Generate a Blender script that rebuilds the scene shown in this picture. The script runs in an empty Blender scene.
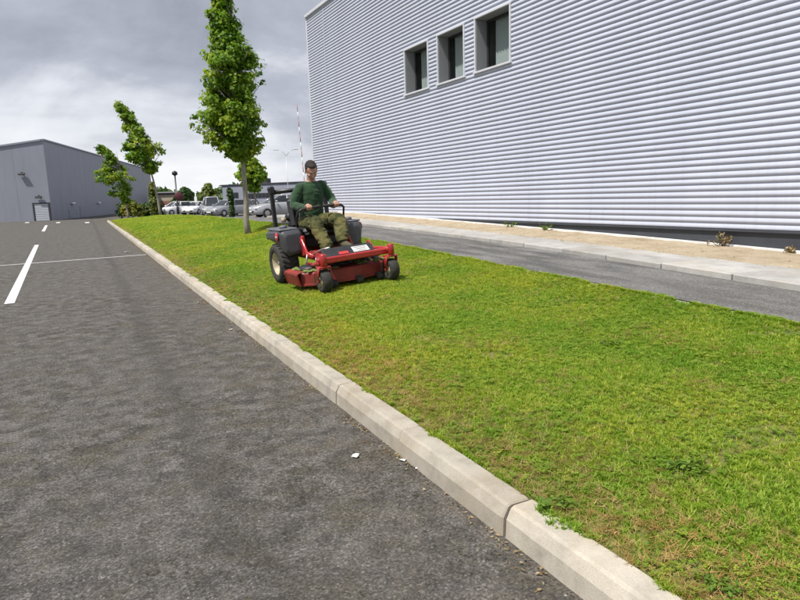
import bpy, bmesh, math, random
import numpy as np
from mathutils import Vector, Matrix, noise as mnoise

# ------------------------------------------------------------------ scene, camera, light
scene = bpy.context.scene
col = scene.collection
R = math.radians
random.seed(7)
rng = np.random.default_rng(11)

CAM_H = 1.45
AZ, PITCH, ROLL, FPX = R(27.97), R(9.59), 0.030, 622.0
Rl = Vector((math.cos(AZ), -math.sin(AZ), 0)); Fl = Vector((math.sin(AZ), math.cos(AZ), 0)); Zu = Vector((0, 0, 1))
FW = Fl*math.cos(PITCH) - Zu*math.sin(PITCH)
UP0 = Fl*math.sin(PITCH) + Zu*math.cos(PITCH)
CR = Rl*math.cos(ROLL) - UP0*math.sin(ROLL)
CU = Rl*math.sin(ROLL) + UP0*math.cos(ROLL)
cam_d = bpy.data.cameras.new('camera'); cam = bpy.data.objects.new('camera', cam_d); col.objects.link(cam)
cam_d.sensor_width = 36.0; cam_d.lens = FPX/800*36.0; cam_d.clip_end = 6000; cam_d.clip_start = 0.05
M = Matrix((CR, CU, -FW)).transposed().to_4x4(); M.translation = (0, 0, CAM_H); cam.matrix_world = M
scene.camera = cam

SUN_EL, SUN_DIR = R(60), Vector((-0.95, -0.26, 0)).normalized()
sd = bpy.data.lights.new('sun', 'SUN'); sd.energy = 3.2; sd.angle = R(2.0); sd.color = (1.0, 0.955, 0.88)
sun = bpy.data.objects.new('sun', sd); col.objects.link(sun)
to_sun = Vector((SUN_DIR.x*math.cos(SUN_EL), SUN_DIR.y*math.cos(SUN_EL), math.sin(SUN_EL)))
sun.rotation_euler = to_sun.to_track_quat('Z', 'Y').to_euler()
sun.location = (-10, 5, 15)

world = bpy.data.worlds.new('World'); scene.world = world; world.use_nodes = True
nt = world.node_tree; nt.nodes.clear()
def N(t, typ, **kw):
    n = t.nodes.new(typ)
    for k, v in kw.items():
        if k.startswith('i_'):
            key = k[2:]
            n.inputs[int(key) if key.isdigit() else key].default_value = v
        else: setattr(n, k, v)
    return n
SKY_A, SKY_B = (8.4, -2.2, 0.0), (2.0, 8.0, 1.0)
def build_world():
    L = nt.links.new
    sky = N(nt, 'ShaderNodeTexSky', sky_type='NISHITA', sun_disc=False)
    sky.sun_elevation = SUN_EL; sky.sun_rotation = math.atan2(SUN_DIR.x, SUN_DIR.y); sky.dust_density = 2.0
    tc = N(nt, 'ShaderNodeTexCoord'); sep = N(nt, 'ShaderNodeSeparateXYZ'); L(tc.outputs['Generated'], sep.inputs[0])
    zmax = N(nt, 'ShaderNodeMath', operation='MAXIMUM', i_1=0.0); L(sep.outputs['Z'], zmax.inputs[0])
    za = N(nt, 'ShaderNodeMath', operation='ADD', i_1=0.16); L(zmax.outputs[0], za.inputs[0])
    dx = N(nt, 'ShaderNodeMath', operation='DIVIDE'); L(sep.outputs['X'], dx.inputs[0]); L(za.outputs[0], dx.inputs[1])
    dy = N(nt, 'ShaderNodeMath', operation='DIVIDE'); L(sep.outputs['Y'], dy.inputs[0]); L(za.outputs[0], dy.inputs[1])
    cmb = N(nt, 'ShaderNodeCombineXYZ'); L(dx.outputs[0], cmb.inputs[0]); L(dy.outputs[0], cmb.inputs[1])
    mp = N(nt, 'ShaderNodeMapping'); mp.inputs['Location'].default_value = SKY_A; mp.inputs['Rotation'].default_value = (0, 0, R(22))
    mp.inputs['Scale'].default_value = (0.8, 1.0, 1); L(cmb.outputs[0], mp.inputs[0])
    n1 = N(nt, 'ShaderNodeTexNoise', i_Scale=0.95, i_Detail=9.0, i_Roughness=0.52, i_Distortion=0.35); L(mp.outputs[0], n1.inputs['Vector'])
    n2 = N(nt, 'ShaderNodeTexNoise', i_Scale=2.6, i_Detail=8.0, i_Roughness=0.55, i_Distortion=0.2); L(mp.outputs[0], n2.inputs['Vector'])
    mx = N(nt, 'ShaderNodeMath', operation='MULTIPLY_ADD', i_1=0.15, i_2=-0.075); L(n2.outputs[0], mx.inputs[0])
    n1s = N(nt, 'ShaderNodeMath', operation='MULTIPLY_ADD', i_1=0.6, i_2=0.2); L(n1.outputs[0], n1s.inputs[0])
    ad = N(nt, 'ShaderNodeMath', operation='ADD'); L(n1s.outputs[0], ad.inputs[0]); L(mx.outputs[0], ad.inputs[1])
    sq = N(nt, 'ShaderNodeMapping'); sq.inputs['Scale'].default_value = (1, 1, 1.75); sq.inputs['Location'].default_value = SKY_B; L(tc.outputs['Generated'], sq.inputs[0])
    n3 = N(nt, 'ShaderNodeTexNoise', i_Scale=3.4, i_Detail=10.0, i_Roughness=0.56, i_Distortion=0.5); L(sq.outputs[0], n3.inputs['Vector'])
    m3 = N(nt, 'ShaderNodeMath', operation='MULTIPLY_ADD', i_1=1.05, i_2=-0.525); L(n3.outputs[0], m3.inputs[0])
    a3 = N(nt, 'ShaderNodeMath', operation='ADD'); L(ad.outputs[0], a3.inputs[0]); L(m3.outputs[0], a3.inputs[1]); ad = a3
    # clouds near the horizon are seen through more lit haze: a physical brightening that goes all the way round
    hz = N(nt, 'ShaderNodeMapRange', i_1=0.02, i_2=0.30, i_3=0.17, i_4=-0.11); L(zmax.outputs[0], hz.inputs[0])
    ad2 = N(nt, 'ShaderNodeMath', operation='ADD'); L(ad.outputs[0], ad2.inputs[0]); L(hz.outputs[0], ad2.inputs[1])
    rp = N(nt, 'ShaderNodeValToRGB'); cr = rp.color_ramp
    cr.elements[0].position = 0.14; cr.elements[0].color = (0.31, 0.33, 0.39, 1)
    cr.elements[1].position = 0.80; cr.elements[1].color = (0.99, 1.0, 1.03, 1)
    e = cr.elements.new(0.42); e.color = (0.50, 0.525, 0.605, 1)
    e = cr.elements.new(0.60); e.color = (0.80, 0.825, 0.885, 1)
    L(ad2.outputs[0], rp.inputs[0])
    sc = N(nt, 'ShaderNodeVectorMath', operation='SCALE'); sc.inputs['Scale'].default_value = 5.9; L(rp.outputs[0], sc.inputs[0])
    mix = N(nt, 'ShaderNodeMix', data_type='RGBA'); mix.inputs[0].default_value = 0.94
    L(sky.outputs[0], mix.inputs[6]); L(sc.outputs[0], mix.inputs[7])
    bg = N(nt, 'ShaderNodeBackground'); bg.inputs['Strength'].default_value = 0.1; L(mix.outputs[2], bg.inputs['Color'])
    out = N(nt, 'ShaderNodeOutputWorld'); L(bg.outputs[0], out.inputs[0])
build_world()
scene.render.engine = 'CYCLES'
scene.view_settings.view_transform = 'Standard'; scene.view_settings.look = 'None'
scene.view_settings.exposure = 0.76; scene.view_settings.gamma = 1.0

# a pixel of the 800x600 photograph to a direction / a point at a known height or distance
def ray(px, py):
    return (CR*(px-400) - CU*(py-300) + FW*FPX)
def at_z(px, py, z):
    d = ray(px, py); return Vector((0, 0, CAM_H)) + d*((z-CAM_H)/d.z)
def at_x(px, py, X):
    d = ray(px, py); return Vector((0, 0, CAM_H)) + d*(X/d.x)
def at_d(px, py, depth):
    return Vector((0, 0, CAM_H)) + ray(px, py)*(depth/FPX)

# ------------------------------------------------------------------ materials
def new_mat(name):
    m = bpy.data.materials.new(name); m.use_nodes = True
    t = m.node_tree; t.nodes.clear()
    o = N(t, 'ShaderNodeOutputMaterial'); p = N(t, 'ShaderNodeBsdfPrincipled'); t.links.new(p.outputs[0], o.inputs[0])
    return m, t, p, o
def ramp(t, src, stops):
    r = N(t, 'ShaderNodeValToRGB'); e = r.color_ramp.elements
    while len(e) < len(stops): e.new(0.5)
    for k, (p, c) in enumerate(stops):
        e[k].position = p; e[k].color = (*c, 1)
    t.links.new(src, r.inputs[0]); return r.outputs[0]
def noise_n(t, scale, detail=4, rough=0.55, vec=None, dist=0.0):
    n = N(t, 'ShaderNodeTexNoise', i_Scale=scale, i_Detail=detail, i_Roughness=rough, i_Distortion=dist)
    if vec is not None: t.links.new(vec, n.inputs['Vector'])
    return n.outputs['Fac']
def mixc(t, fac, a, b, mode='MIX'):
    m = N(t, 'ShaderNodeMix', data_type='RGBA', blend_type=mode)
    for s, v in ((0, fac), (6, a), (7, b)):
        if hasattr(v, 'is_output'): t.links.new(v, m.inputs[s])
        elif s == 0: m.inputs[0].default_value = v
        else: m.inputs[s].default_value = (*v, 1)
    return m.outputs[2]
def bump(t, p, h, strength, dist):
    b = N(t, 'ShaderNodeBump', i_Strength=strength, i_Distance=dist); t.links.new(h, b.inputs['Height']); t.links.new(b.outputs[0], p.inputs['Normal'])
def pos(t): return N(t, 'ShaderNodeNewGeometry').outputs['Position']
def objc(t): return N(t, 'ShaderNodeTexCoord').outputs['Object']
def simple(name, c, rough=0.5, metal=0.0, var=0.18, scale=9.0, bumps=0.0, bscale=60, coat=0.0, dirt=None, spec=0.5):
    m, t, p, o = new_mat(name)
    v = objc(t)
    n = noise_n(t, scale, 5, 0.6, v)
    a = tuple(x*(1-var) for x in c); b = tuple(min(1, x*(1+var)) for x in c)
    cc = ramp(t, n, [(0.3, a), (0.7, b)])
    if dirt:
        d = noise_n(t, scale*2.7, 6, 0.7, v); f = ramp(t, d, [(0.5, (0, 0, 0)), (0.72, (0.75, 0.75, 0.75))]); cc = mixc(t, f, cc, dirt)
    t.links.new(cc, p.inputs['Base Color'])
    rr = ramp(t, n, [(0.3, (max(0, rough-0.08),)*3), (0.7, (min(1, rough+0.08),)*3)]); t.links.new(rr, p.inputs['Roughness'])
    p.inputs['Metallic'].default_value = metal; p.inputs['Coat Weight'].default_value = coat; p.inputs['Specular IOR Level'].default_value = spec
    if bumps: bump(t, p, noise_n(t, bscale, 4, 0.6, v), bumps, 0.01)
    return m

MT = {}
def asphalt(name, dark, light, moss, patch_scale, stretch, tracks=False):
    m, t, p, o = new_mat(name)
    v = pos(t)
    mp = N(t, 'ShaderNodeMapping'); mp.inputs['Scale'].default_value = stretch; mp.inputs['Rotation'].default_value = (0, 0, R(-28)); t.links.new(v, mp.inputs[0]); pv = mp.outputs[0]
    big = noise_n(t, patch_scale*0.09, 5, 0.6, v)
    fine = noise_n(t, 85, 5, 0.85, v)
    def addn(base, sc, k):
        q = N(t, 'ShaderNodeMath', operation='MULTIPLY_ADD', i_1=k, i_2=-0.5*k); t.links.new(noise_n(t, sc, 4, 0.75, v), q.inputs[0])
        r = N(t, 'ShaderNodeMath', operation='ADD'); t.links.new(base, r.inputs[0]); t.links.new(q.outputs[0], r.inputs[1]); return r.outputs[0]
    med = addn(addn(noise_n(t, patch_scale, 6, 0.62, pv, 0.0), 42, 0.60), 100, 0.70)
    mid = tuple(x*0.55+y*0.45 for x, y in zip(dark, light))
    base = ramp(t, med, [(0.36, dark), (0.48, mid), (0.53, tuple(0.96*x for x in light)), (0.60, tuple(1.15*x for x in light))])
    mf = ramp(t, addn(noise_n(t, patch_scale*0.55, 6, 0.65, pv), 40, 0.45), [(0.50, (0, 0, 0)), (0.62, (0.66, 0.66, 0.66))])
    base = mixc(t, mf, base, moss)
    base = mixc(t, ramp(t, big, [(0.38, (0, 0, 0)), (0.62, (0.55, 0.55, 0.55))]), base, tuple(0.82*x for x in light))
    if tracks:      # polished wheel tracks along the lane and dust gathered towards the kerb
        sx = N(t, 'ShaderNodeSeparateXYZ'); t.links.new(v, sx.inputs[0])
        wob = N(t, 'ShaderNodeMath', operation='MULTIPLY_ADD', i_1=-0.028); t.links.new(sx.outputs['Y'], wob.inputs[0]); t.links.new(sx.outputs['X'], wob.inputs[2])
        jit = N(t, 'ShaderNodeMath', operation='MULTIPLY_ADD', i_1=0.35); t.links.new(noise_n(t, 1.1, 5, 0.7, v), jit.inputs[0]); t.links.new(wob.outputs[0], jit.inputs[2])
        tr = ramp(t, jit.outputs[0], [(0.50, (0, 0, 0)), (0.61, (0.45,)*3), (0.68, (0.45,)*3), (0.82, (0, 0, 0))])
        base = mixc(t, tr, base, tuple(1.25*x for x in dark))
        du = N(t, 'ShaderNodeMapRange', i_1=0.55, i_2=1.75, i_3=0.0, i_4=0.55); t.links.new(jit.outputs[0], du.inputs[0])
        dn = N(t, 'ShaderNodeMath', operation='MULTIPLY'); t.links.new(du.outputs[0], dn.inputs[0]); t.links.new(ramp(t, addn(noise_n(t, 3.3, 6, 0.7, v), 50, 0.3), [(0.40, (0.15,)*3), (0.62, (1,)*3)]), dn.inputs[1])
        base = mixc(t, dn.outputs[0], base, (0.105, 0.090, 0.066))
    ag = N(t, 'ShaderNodeTexVoronoi', i_Scale=115.0); t.links.new(v, ag.inputs['Vector'])
    ac = N(t, 'ShaderNodeSeparateColor'); t.links.new(ag.outputs['Color'], ac.inputs[0])
    base = mixc(t, 0.85, base, ramp(t, ac.outputs[0], [(0.0, (0.50,)*3), (0.5, (0.95,)*3), (0.86, (1.30,)*3), (1.0, (1.95,)*3)]), 'MULTIPLY')
    sp = ramp(t, fine, [(0.33, (0.35,)*3), (0.5, (0.95,)*3), (0.66, (1.75,)*3)])
    base = mixc(t, 0.60, base, sp, 'MULTIPLY')
    vo = N(t, 'ShaderNodeTexVoronoi', i_Scale=26.0); t.links.new(v, vo.inputs['Vector'])
    ch = N(t, 'ShaderNodeSeparateColor'); t.links.new(vo.outputs['Color'], ch.inputs[0])
    g1 = N(t, 'ShaderNodeMath', operation='GREATER_THAN', i_1=0.995); t.links.new(ch.outputs[0], g1.inputs[0])
    g2 = N(t, 'ShaderNodeMath', operation='LESS_THAN', i_1=0.16); t.links.new(vo.outputs['Distance'], g2.inputs[0])
    g3 = N(t, 'ShaderNodeMath', operation='MULTIPLY'); t.links.new(g1.outputs[0], g3.inputs[0]); t.links.new(g2.outputs[0], g3.inputs[1])
    base = mixc(t, g3.outputs[0], base, (0.30, 0.28, 0.25))
    t.links.new(base, p.inputs['Base Color']); p.inputs['Roughness'].default_value = 0.88; p.inputs['Specular IOR Level'].default_value = 0.3
    bump(t, p, fine, 0.55, 0.012)
    return m
MT['asphalt'] = asphalt('car_park_asphalt', (0.044, 0.042, 0.038), (0.122, 0.114, 0.106), (0.078, 0.068, 0.044), 6.0, (1.0, 1.1, 1), True)
MT['asphalt_path'] = asphalt('path_asphalt', (0.080, 0.080, 0.080), (0.185, 0.18, 0.175), (0.10, 0.095, 0.08), 2.2, (1.6, 0.45, 1))
MT['far_ground'] = simple('far_ground_soil', (0.10, 0.12, 0.06), 0.95, var=0.3, scale=0.05)
def concrete(name, c, warm, scale=6):
    m, t, p, o = new_mat(name); v = pos(t)
    oi = N(t, 'ShaderNodeObjectInfo')
    a = ramp(t, noise_n(t, scale, 7, 0.68, v), [(0.28, tuple(x*0.70 for x in c)), (0.5, c), (0.72, tuple(min(1, x*1.14) for x in c))])
    st = ramp(t, noise_n(t, scale*0.35, 5, 0.7, v), [(0.48, (0, 0, 0)), (0.68, (0.7, 0.7, 0.7))])
    a = mixc(t, st, a, warm)
    k = N(t, 'ShaderNodeMapRange', i_1=0.0, i_2=1.0, i_3=0.86, i_4=1.10); t.links.new(oi.outputs['Random'], k.inputs[0])
    vv = N(t, 'ShaderNodeVectorMath', operation='SCALE'); t.links.new(a, vv.inputs[0]); t.links.new(k.outputs[0], vv.inputs['Scale'])
    f = noise_n(t, 160, 3, 0.7, v)
    a = mixc(t, 0.5, vv.outputs[0], ramp(t, f, [(0.3, (0.72,)*3), (0.62, (1.12,)*3)]), 'MULTIPLY')
    t.links.new(a, p.inputs['Base Color']); p.inputs['Roughness'].default_value = 0.86; bump(t, p, f, 0.3, 0.006)
    return m
MT['kerb'] = concrete('kerb_concrete', (0.425, 0.388, 0.325), (0.35, 0.295, 0.215))
MT['slab'] = concrete('slab_concrete', (0.40, 0.39, 0.37), (0.37, 0.33, 0.27), 4)
MT['footing'] = concrete('footing_render', (0.78, 0.78, 0.78), (0.66, 0.63, 0.58), 4)
MT['joint'] = simple('kerb_joint_mortar', (0.06, 0.057, 0.055), 0.95)
def sand():
    m, t, p, o = new_mat('sand_gravel'); v = pos(t)
    a = ramp(t, noise_n(t, 2.6, 7, 0.7, v), [(0.3, (0.34, 0.265, 0.17)), (0.5, (0.46, 0.375, 0.26)), (0.7, (0.54, 0.455, 0.335))])
    f = noise_n(t, 55, 4, 0.75, v); a = mixc(t, 0.7, a, ramp(t, f, [(0.3, (0.5,)*3), (0.6, (1.15,)*3)]), 'MULTIPLY')
    t.links.new(a, p.inputs['Base Color']); p.inputs['Roughness'].default_value = 0.95; bump(t, p, f, 0.7, 0.03); return m
MT['sand'] = sand()
def paint():
    m, t, p, o = new_mat('road_paint'); v = pos(t)
    f = ramp(t, noise_n(t, 30, 5, 0.75, v), [(0.34, (0.22, 0.21, 0.21)), (0.46, (0.74, 0.74, 0.74))])
    t.links.new(f, p.inputs['Base Color']); p.inputs['Roughness'].default_value = 0.7; return m
MT['paint'] = paint()
def soil():
    m, t, p, o = new_mat('lawn_soil'); v = pos(t)
    a = ramp(t, noise_n(t, 5.0, 6, 0.7, v), [(0.35, (0.11, 0.13, 0.025)), (0.55, (0.16, 0.165, 0.04)), (0.72, (0.22, 0.16, 0.08))])
    t.links.new(a, p.inputs['Base Color']); p.inputs['Roughness'].default_value = 1.0; bump(t, p, noise_n(t, 40, 4, 0.7, v), 0.6, 0.03); return m
MT['soil'] = soil()

def leafy(name, c1, c2, c3, transl=0.35, patch=0.45, rough=0.6, inst=True, attr=None):
    """leaf or blade: colour by instance / stored value, drifting slowly over the ground; part of the light passes through"""
    m, t, p, o = new_mat(name)
    v = pos(t)
    if attr:
        a = N(t, 'ShaderNodeAttribute', attribute_name=attr); r = a.outputs['Fac']
    else:
        r = N(t, 'ShaderNodeObjectInfo').outputs['Random']
    cc = ramp(t, r, [(0.1, c1), (0.55, c2), (0.95, c3)])
    pt = noise_n(t, patch, 5, 0.62, v)
    cc = mixc(t, 0.85, cc, ramp(t, pt, [(0.36, (0.62, 0.84, 0.62)), (0.5, (1, 1, 1)), (0.64, (1.24, 1.06, 1.0))]), 'MULTIPLY')
    t.links.new(cc, p.inputs['Base Color']); p.inputs['Roughness'].default_value = rough; p.inputs['Specular IOR Level'].default_value = 0.35
    tr = N(t, 'ShaderNodeBsdfTranslucent'); br = mixc(t, 1.0, cc, (1.25, 1.2, 0.7), 'MULTIPLY'); t.links.new(br, tr.inputs[0])
    ms = N(t, 'ShaderNodeMixShader', i_0=transl); t.links.new(p.outputs[0], ms.inputs[1]); t.links.new(tr.outputs[0], ms.inputs[2]); t.links.new(ms.outputs[0], o.inputs[0])
    return m
MT['grass'] = leafy('grass_blade', (0.200, 0.318, 0.020), (0.318, 0.438, 0.034), (0.49, 0.54, 0.10), 0.45, 0.75)
MT['clover'] = leafy('clover_leaf', (0.17, 0.29, 0.025), (0.24, 0.35, 0.035), (0.32, 0.41, 0.05), 0.4, 0.6)
MT['straw'] = leafy('straw_blade', (0.24, 0.15, 0.045), (0.36, 0.24, 0.08), (0.46, 0.34, 0.14), 0.2, 0.6)
MT['weed'] = leafy('weed_leaf', (0.09, 0.17, 0.02), (0.15, 0.25, 0.03), (0.22, 0.31, 0.045), 0.35, 2.0, attr='tone')
MT['maple'] = leafy('maple_leaf', (0.10, 0.20, 0.012), (0.205, 0.335, 0.020), (0.38, 0.49, 0.06), 0.52, 0.9, 0.5, attr='tone')
MT['dark_leaf'] = leafy('dark_leaf', (0.022, 0.055, 0.010), (0.042, 0.092, 0.016), (0.080, 0.140, 0.026), 0.25, 0.5, 0.5, attr='tone')
MT['light_leaf'] = leafy('light_leaf', (0.09, 0.135, 0.022), (0.15, 0.19, 0.035), (0.22, 0.25, 0.06), 0.3, 0.5, 0.6, attr='tone')
MT['yellow_leaf'] = leafy('yellow_leaf', (0.10, 0.12, 0.012), (0.17, 0.19, 0.02), (0.24, 0.25, 0.03), 0.3, 0.5, 0.6, attr='tone')
MT['dry_leaf'] = leafy('dry_leaf', (0.15, 0.085, 0.04), (0.29, 0.20, 0.10), (0.42, 0.33, 0.20), 0.15, 2.0, 0.8, attr='tone')
def bark():
    m, t, p, o = new_mat('bark'); v = objc(t)
    mp = N(t, 'ShaderNodeMapping'); mp.inputs['Scale'].default_value = (9, 9, 1.6); t.links.new(v, mp.inputs[0])
    n = noise_n(t, 3, 7, 0.7, mp.outputs[0])
    t.links.new(ramp(t, n, [(0.3, (0.12, 0.105, 0.085)), (0.5, (0.27, 0.245, 0.20)), (0.7, (0.40, 0.375, 0.32))]), p.inputs['Base Color'])
    p.inputs['Roughness'].default_value = 0.9; bump(t, p, n, 0.6, 0.02); return m
MT['bark'] = bark()
def cladding_mat(name, c, rough, metal):
    m, t, p, o = new_mat(name); v = pos(t)
    mp = N(t, 'ShaderNodeMapping'); mp.inputs['Scale'].default_value = (1, 0.9, 0.25); t.links.new(v, mp.inputs[0])
    n = noise_n(t, 0.9, 6, 0.6, mp.outputs[0])
    cc = ramp(t, n, [(0.3, tuple(x*0.93 for x in c)), (0.7, tuple(min(1, x*1.05) for x in c))])
    # faint vertical dirt runs
    mp2 = N(t, 'ShaderNodeMapping'); mp2.inputs['Scale'].default_value = (1, 7.0, 0.22); t.links.new(v, mp2.inputs[0])
    d = ramp(t, noise_n(t, 1.0, 5, 0.6, mp2.outputs[0]), [(0.52, (1, 1, 1)), (0.75, (0.84, 0.84, 0.84))])
    cc = mixc(t, 0.6, cc, d, 'MULTIPLY')
    t.links.new(cc, p.inputs['Base Color']); p.inputs['Roughness'].default_value = rough; p.inputs['Metallic'].default_value = metal
    return m
MT['clad'] = cladding_mat('wall_cladding_paint', (0.475, 0.505, 0.60), 0.38, 0.0)
MT['trim'] = simple('pale_metal_trim', (0.60, 0.61, 0.65), 0.4, 0.1, 0.06, 3)
MT['reveal'] = simple('grey_window_lining', (0.24, 0.25, 0.265), 0.5, 0.0, 0.06, 3)
MT['plinth'] = simple('dark_plinth', (0.045, 0.05, 0.062), 0.7, 0, 0.2, 2)
MT['roofing'] = simple('roof_membrane', (0.25, 0.25, 0.26), 0.9, 0, 0.2, 0.6)
MT['shed_clad'] = cladding_mat('grey_shed_cladding', (0.265, 0.28, 0.335), 0.55, 0.0)
MT['shed_door'] = simple('pale_roller_door', (0.46, 0.49, 0.54), 0.5, 0, 0.06, 2)
MT['far_grey'] = simple('far_grey_facade', (0.26, 0.28, 0.34), 0.6, 0, 0.06, 0.6)
MT['far_dark'] = simple('far_dark_panel', (0.05, 0.05, 0.06), 0.5, 0, 0.1, 0.6)
MT['beige'] = simple('beige_render', (0.42, 0.37, 0.29), 0.9, 0, 0.1, 0.7)
MT['tile_red'] = simple('red_brown_brick', (0.24, 0.12, 0.085), 0.9, 0, 0.2, 2)
def glass_mat(name, tint, gl=0.25):
    m, t, p, o = new_mat(name)
    p.inputs['Base Color'].default_value = (*tint, 1); p.inputs['Roughness'].default_value = 0.06; p.inputs['Specular IOR Level'].default_value = 0.7
    tr = N(t, 'ShaderNodeBsdfTransparent'); tr.inputs[0].default_value = (0.94, 0.97, 0.965, 1)
    ms = N(t, 'ShaderNodeMixShader', i_0=gl); t.links.new(p.outputs[0], ms.inputs[1]); t.links.new(tr.outputs[0], ms.inputs[2]); t.links.new(ms.outputs[0], o.inputs[0])
    return m
MT['pane'] = glass_mat('window_glass', (0.02, 0.028, 0.03), 0.93)
MT['room'] = simple('room_dark', (0.30, 0.30, 0.28), 0.9)
MT['sky_reflection'] = simple('pane_reflection_tone', (0.42, 0.44, 0.44), 0.8, 0, 0.04, 4)  # pale tone standing in for sky reflected in the window glass
MT['car_glass'] = simple('car_glass', (0.03, 0.036, 0.042), 0.06, 0, 0.1, 3)
for k, c in dict(white=(0.72, 0.73, 0.75), silver=(0.40, 0.41, 0.43), grey=(0.30, 0.31, 0.33), dark=(0.06, 0.065, 0.075)).items():
    MT['car_'+k] = simple('car_paint_'+k, c, 0.28, 0.25 if k in ('silver', 'grey') else 0.0, 0.04, 2, coat=0.6)
MT['rubber'] = simple('tyre_rubber', (0.028, 0.027, 0.026), 0.85, 0, 0.3, 14, bumps=0.2, dirt=(0.09, 0.08, 0.05))
MT['alloy'] = simple('alloy_rim', (0.5, 0.5, 0.52), 0.35, 0.6, 0.1, 8)
MT['lamp_glass'] = simple('headlamp_glass', (0.65, 0.68, 0.70), 0.12, 0, 0.1, 12)
MT['lamp_red'] = simple('tail_lamp', (0.45, 0.03, 0.03), 0.2, 0, 0.1, 12)
MT['plate'] = simple('number_plate', (0.7, 0.7, 0.66), 0.5)
MT['black_plastic'] = simple('black_plastic', (0.022, 0.022, 0.025), 0.5, 0, 0.25, 10)
MT['black_metal'] = simple('black_powder_coat', (0.016, 0.016, 0.018), 0.38, 0.0, 0.2, 12)
MT['red'] = simple('red_enamel', (0.37, 0.020, 0.022), 0.30, 0.0, 0.16, 7, coat=0.45, dirt=(0.20, 0.07, 0.04))
MT['red_dirty'] = simple('red_enamel_worn', (0.23, 0.024, 0.018), 0.6, 0.0, 0.3, 7, dirt=(0.075, 0.05, 0.025))
MT['pod'] = simple('grey_tank_plastic', (0.060, 0.063, 0.070), 0.42, 0, 0.15, 6)
MT['pod_top'] = simple('sunlit_tank_top', (0.125, 0.13, 0.145), 0.5, 0, 0.2, 8)  # lighter than the pod sides: sunlight from above put into the colour
MT['cream'] = simple('cream_wheel_rim', (0.46, 0.40, 0.27), 0.5, 0, 0.15, 14, dirt=(0.20, 0.17, 0.09))
MT['seat'] = simple('black_vinyl', (0.022, 0.022, 0.025), 0.5, 0, 0.2, 12, bumps=0.1)
MT['decal_white'] = simple('white_decal', (0.66, 0.66, 0.65), 0.45, 0, 0.06, 20)
MT['decal_red'] = simple('red_decal', (0.50, 0.035, 0.04), 0.45, 0, 0.1, 20)
MT['steel'] = simple('worn_steel', (0.42, 0.38, 0.36), 0.4, 0.7, 0.2, 14)
MT['clippings'] = simple('grass_clippings', (0.15, 0.19, 0.05), 1.0, 0, 0.35, 60, bumps=0.8)
MT['skin'] = simple('skin', (0.44, 0.245, 0.175), 0.5, 0, 0.10, 12)
MT['lip'] = simple('lip', (0.33, 0.13, 0.11), 0.5)
MT['eye'] = simple('eye', (0.14, 0.085, 0.065), 0.2)
MT['hair'] = simple('dark_brown_hair', (0.020, 0.013, 0.009), 0.75, 0, 0.4, 60, bumps=0.6, bscale=220)
def knit():
    m, t, p, o = new_mat('green_knit'); v = objc(t)
    cc = ramp(t, noise_n(t, 7, 5, 0.6, v), [(0.3, (0.007, 0.036, 0.010)), (0.7, (0.014, 0.060, 0.018))])
    t.links.new(cc, p.inputs['Base Color']); p.inputs['Roughness'].default_value = 0.92; p.inputs['Sheen Weight'].default_value = 0.25
    w = N(t, 'ShaderNodeTexWave', i_Scale=70.0, i_Distortion=1.0); t.links.new(v, w.inputs['Vector']); bump(t, p, w.outputs['Fac'], 0.25, 0.004); return m
MT['knit'] = knit()
def canvas():
    m, t, p, o = new_mat('khaki_canvas'); v = objc(t)
    cc = ramp(t, noise_n(t, 5.5, 4, 0.6, v, 0.6), [(0.36, (0.022, 0.030, 0.007)), (0.48, (0.058, 0.060, 0.015)), (0.60, (0.12, 0.108, 0.036))])
    t.links.new(cc, p.inputs['Base Color']); p.inputs['Roughness'].default_value = 0.95; bump(t, p, noise_n(t, 26, 4, 0.6, v), 0.3, 0.02); return m
MT['canvas'] = canvas()
MT['boot'] = simple('muddy_boot', (0.075, 0.062, 0.035), 0.8, 0, 0.3, 18, dirt=(0.12, 0.14, 0.05))
MT['paper'] = simple('paper_scrap', (0.72, 0.70, 0.66), 0.9, 0, 0.1, 30)
MT['white_paint'] = simple('white_paint', (0.75, 0.75, 0.75), 0.5)
MT['red_paint'] = simple('red_paint', (0.42, 0.12, 0.12), 0.5)
MT['galv'] = simple('galvanised_steel', (0.45, 0.47, 0.50), 0.45, 0.5, 0.08, 4)
MT['sign_dark'] = simple('sign_dark_red', (0.10, 0.022, 0.028), 0.6)

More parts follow.
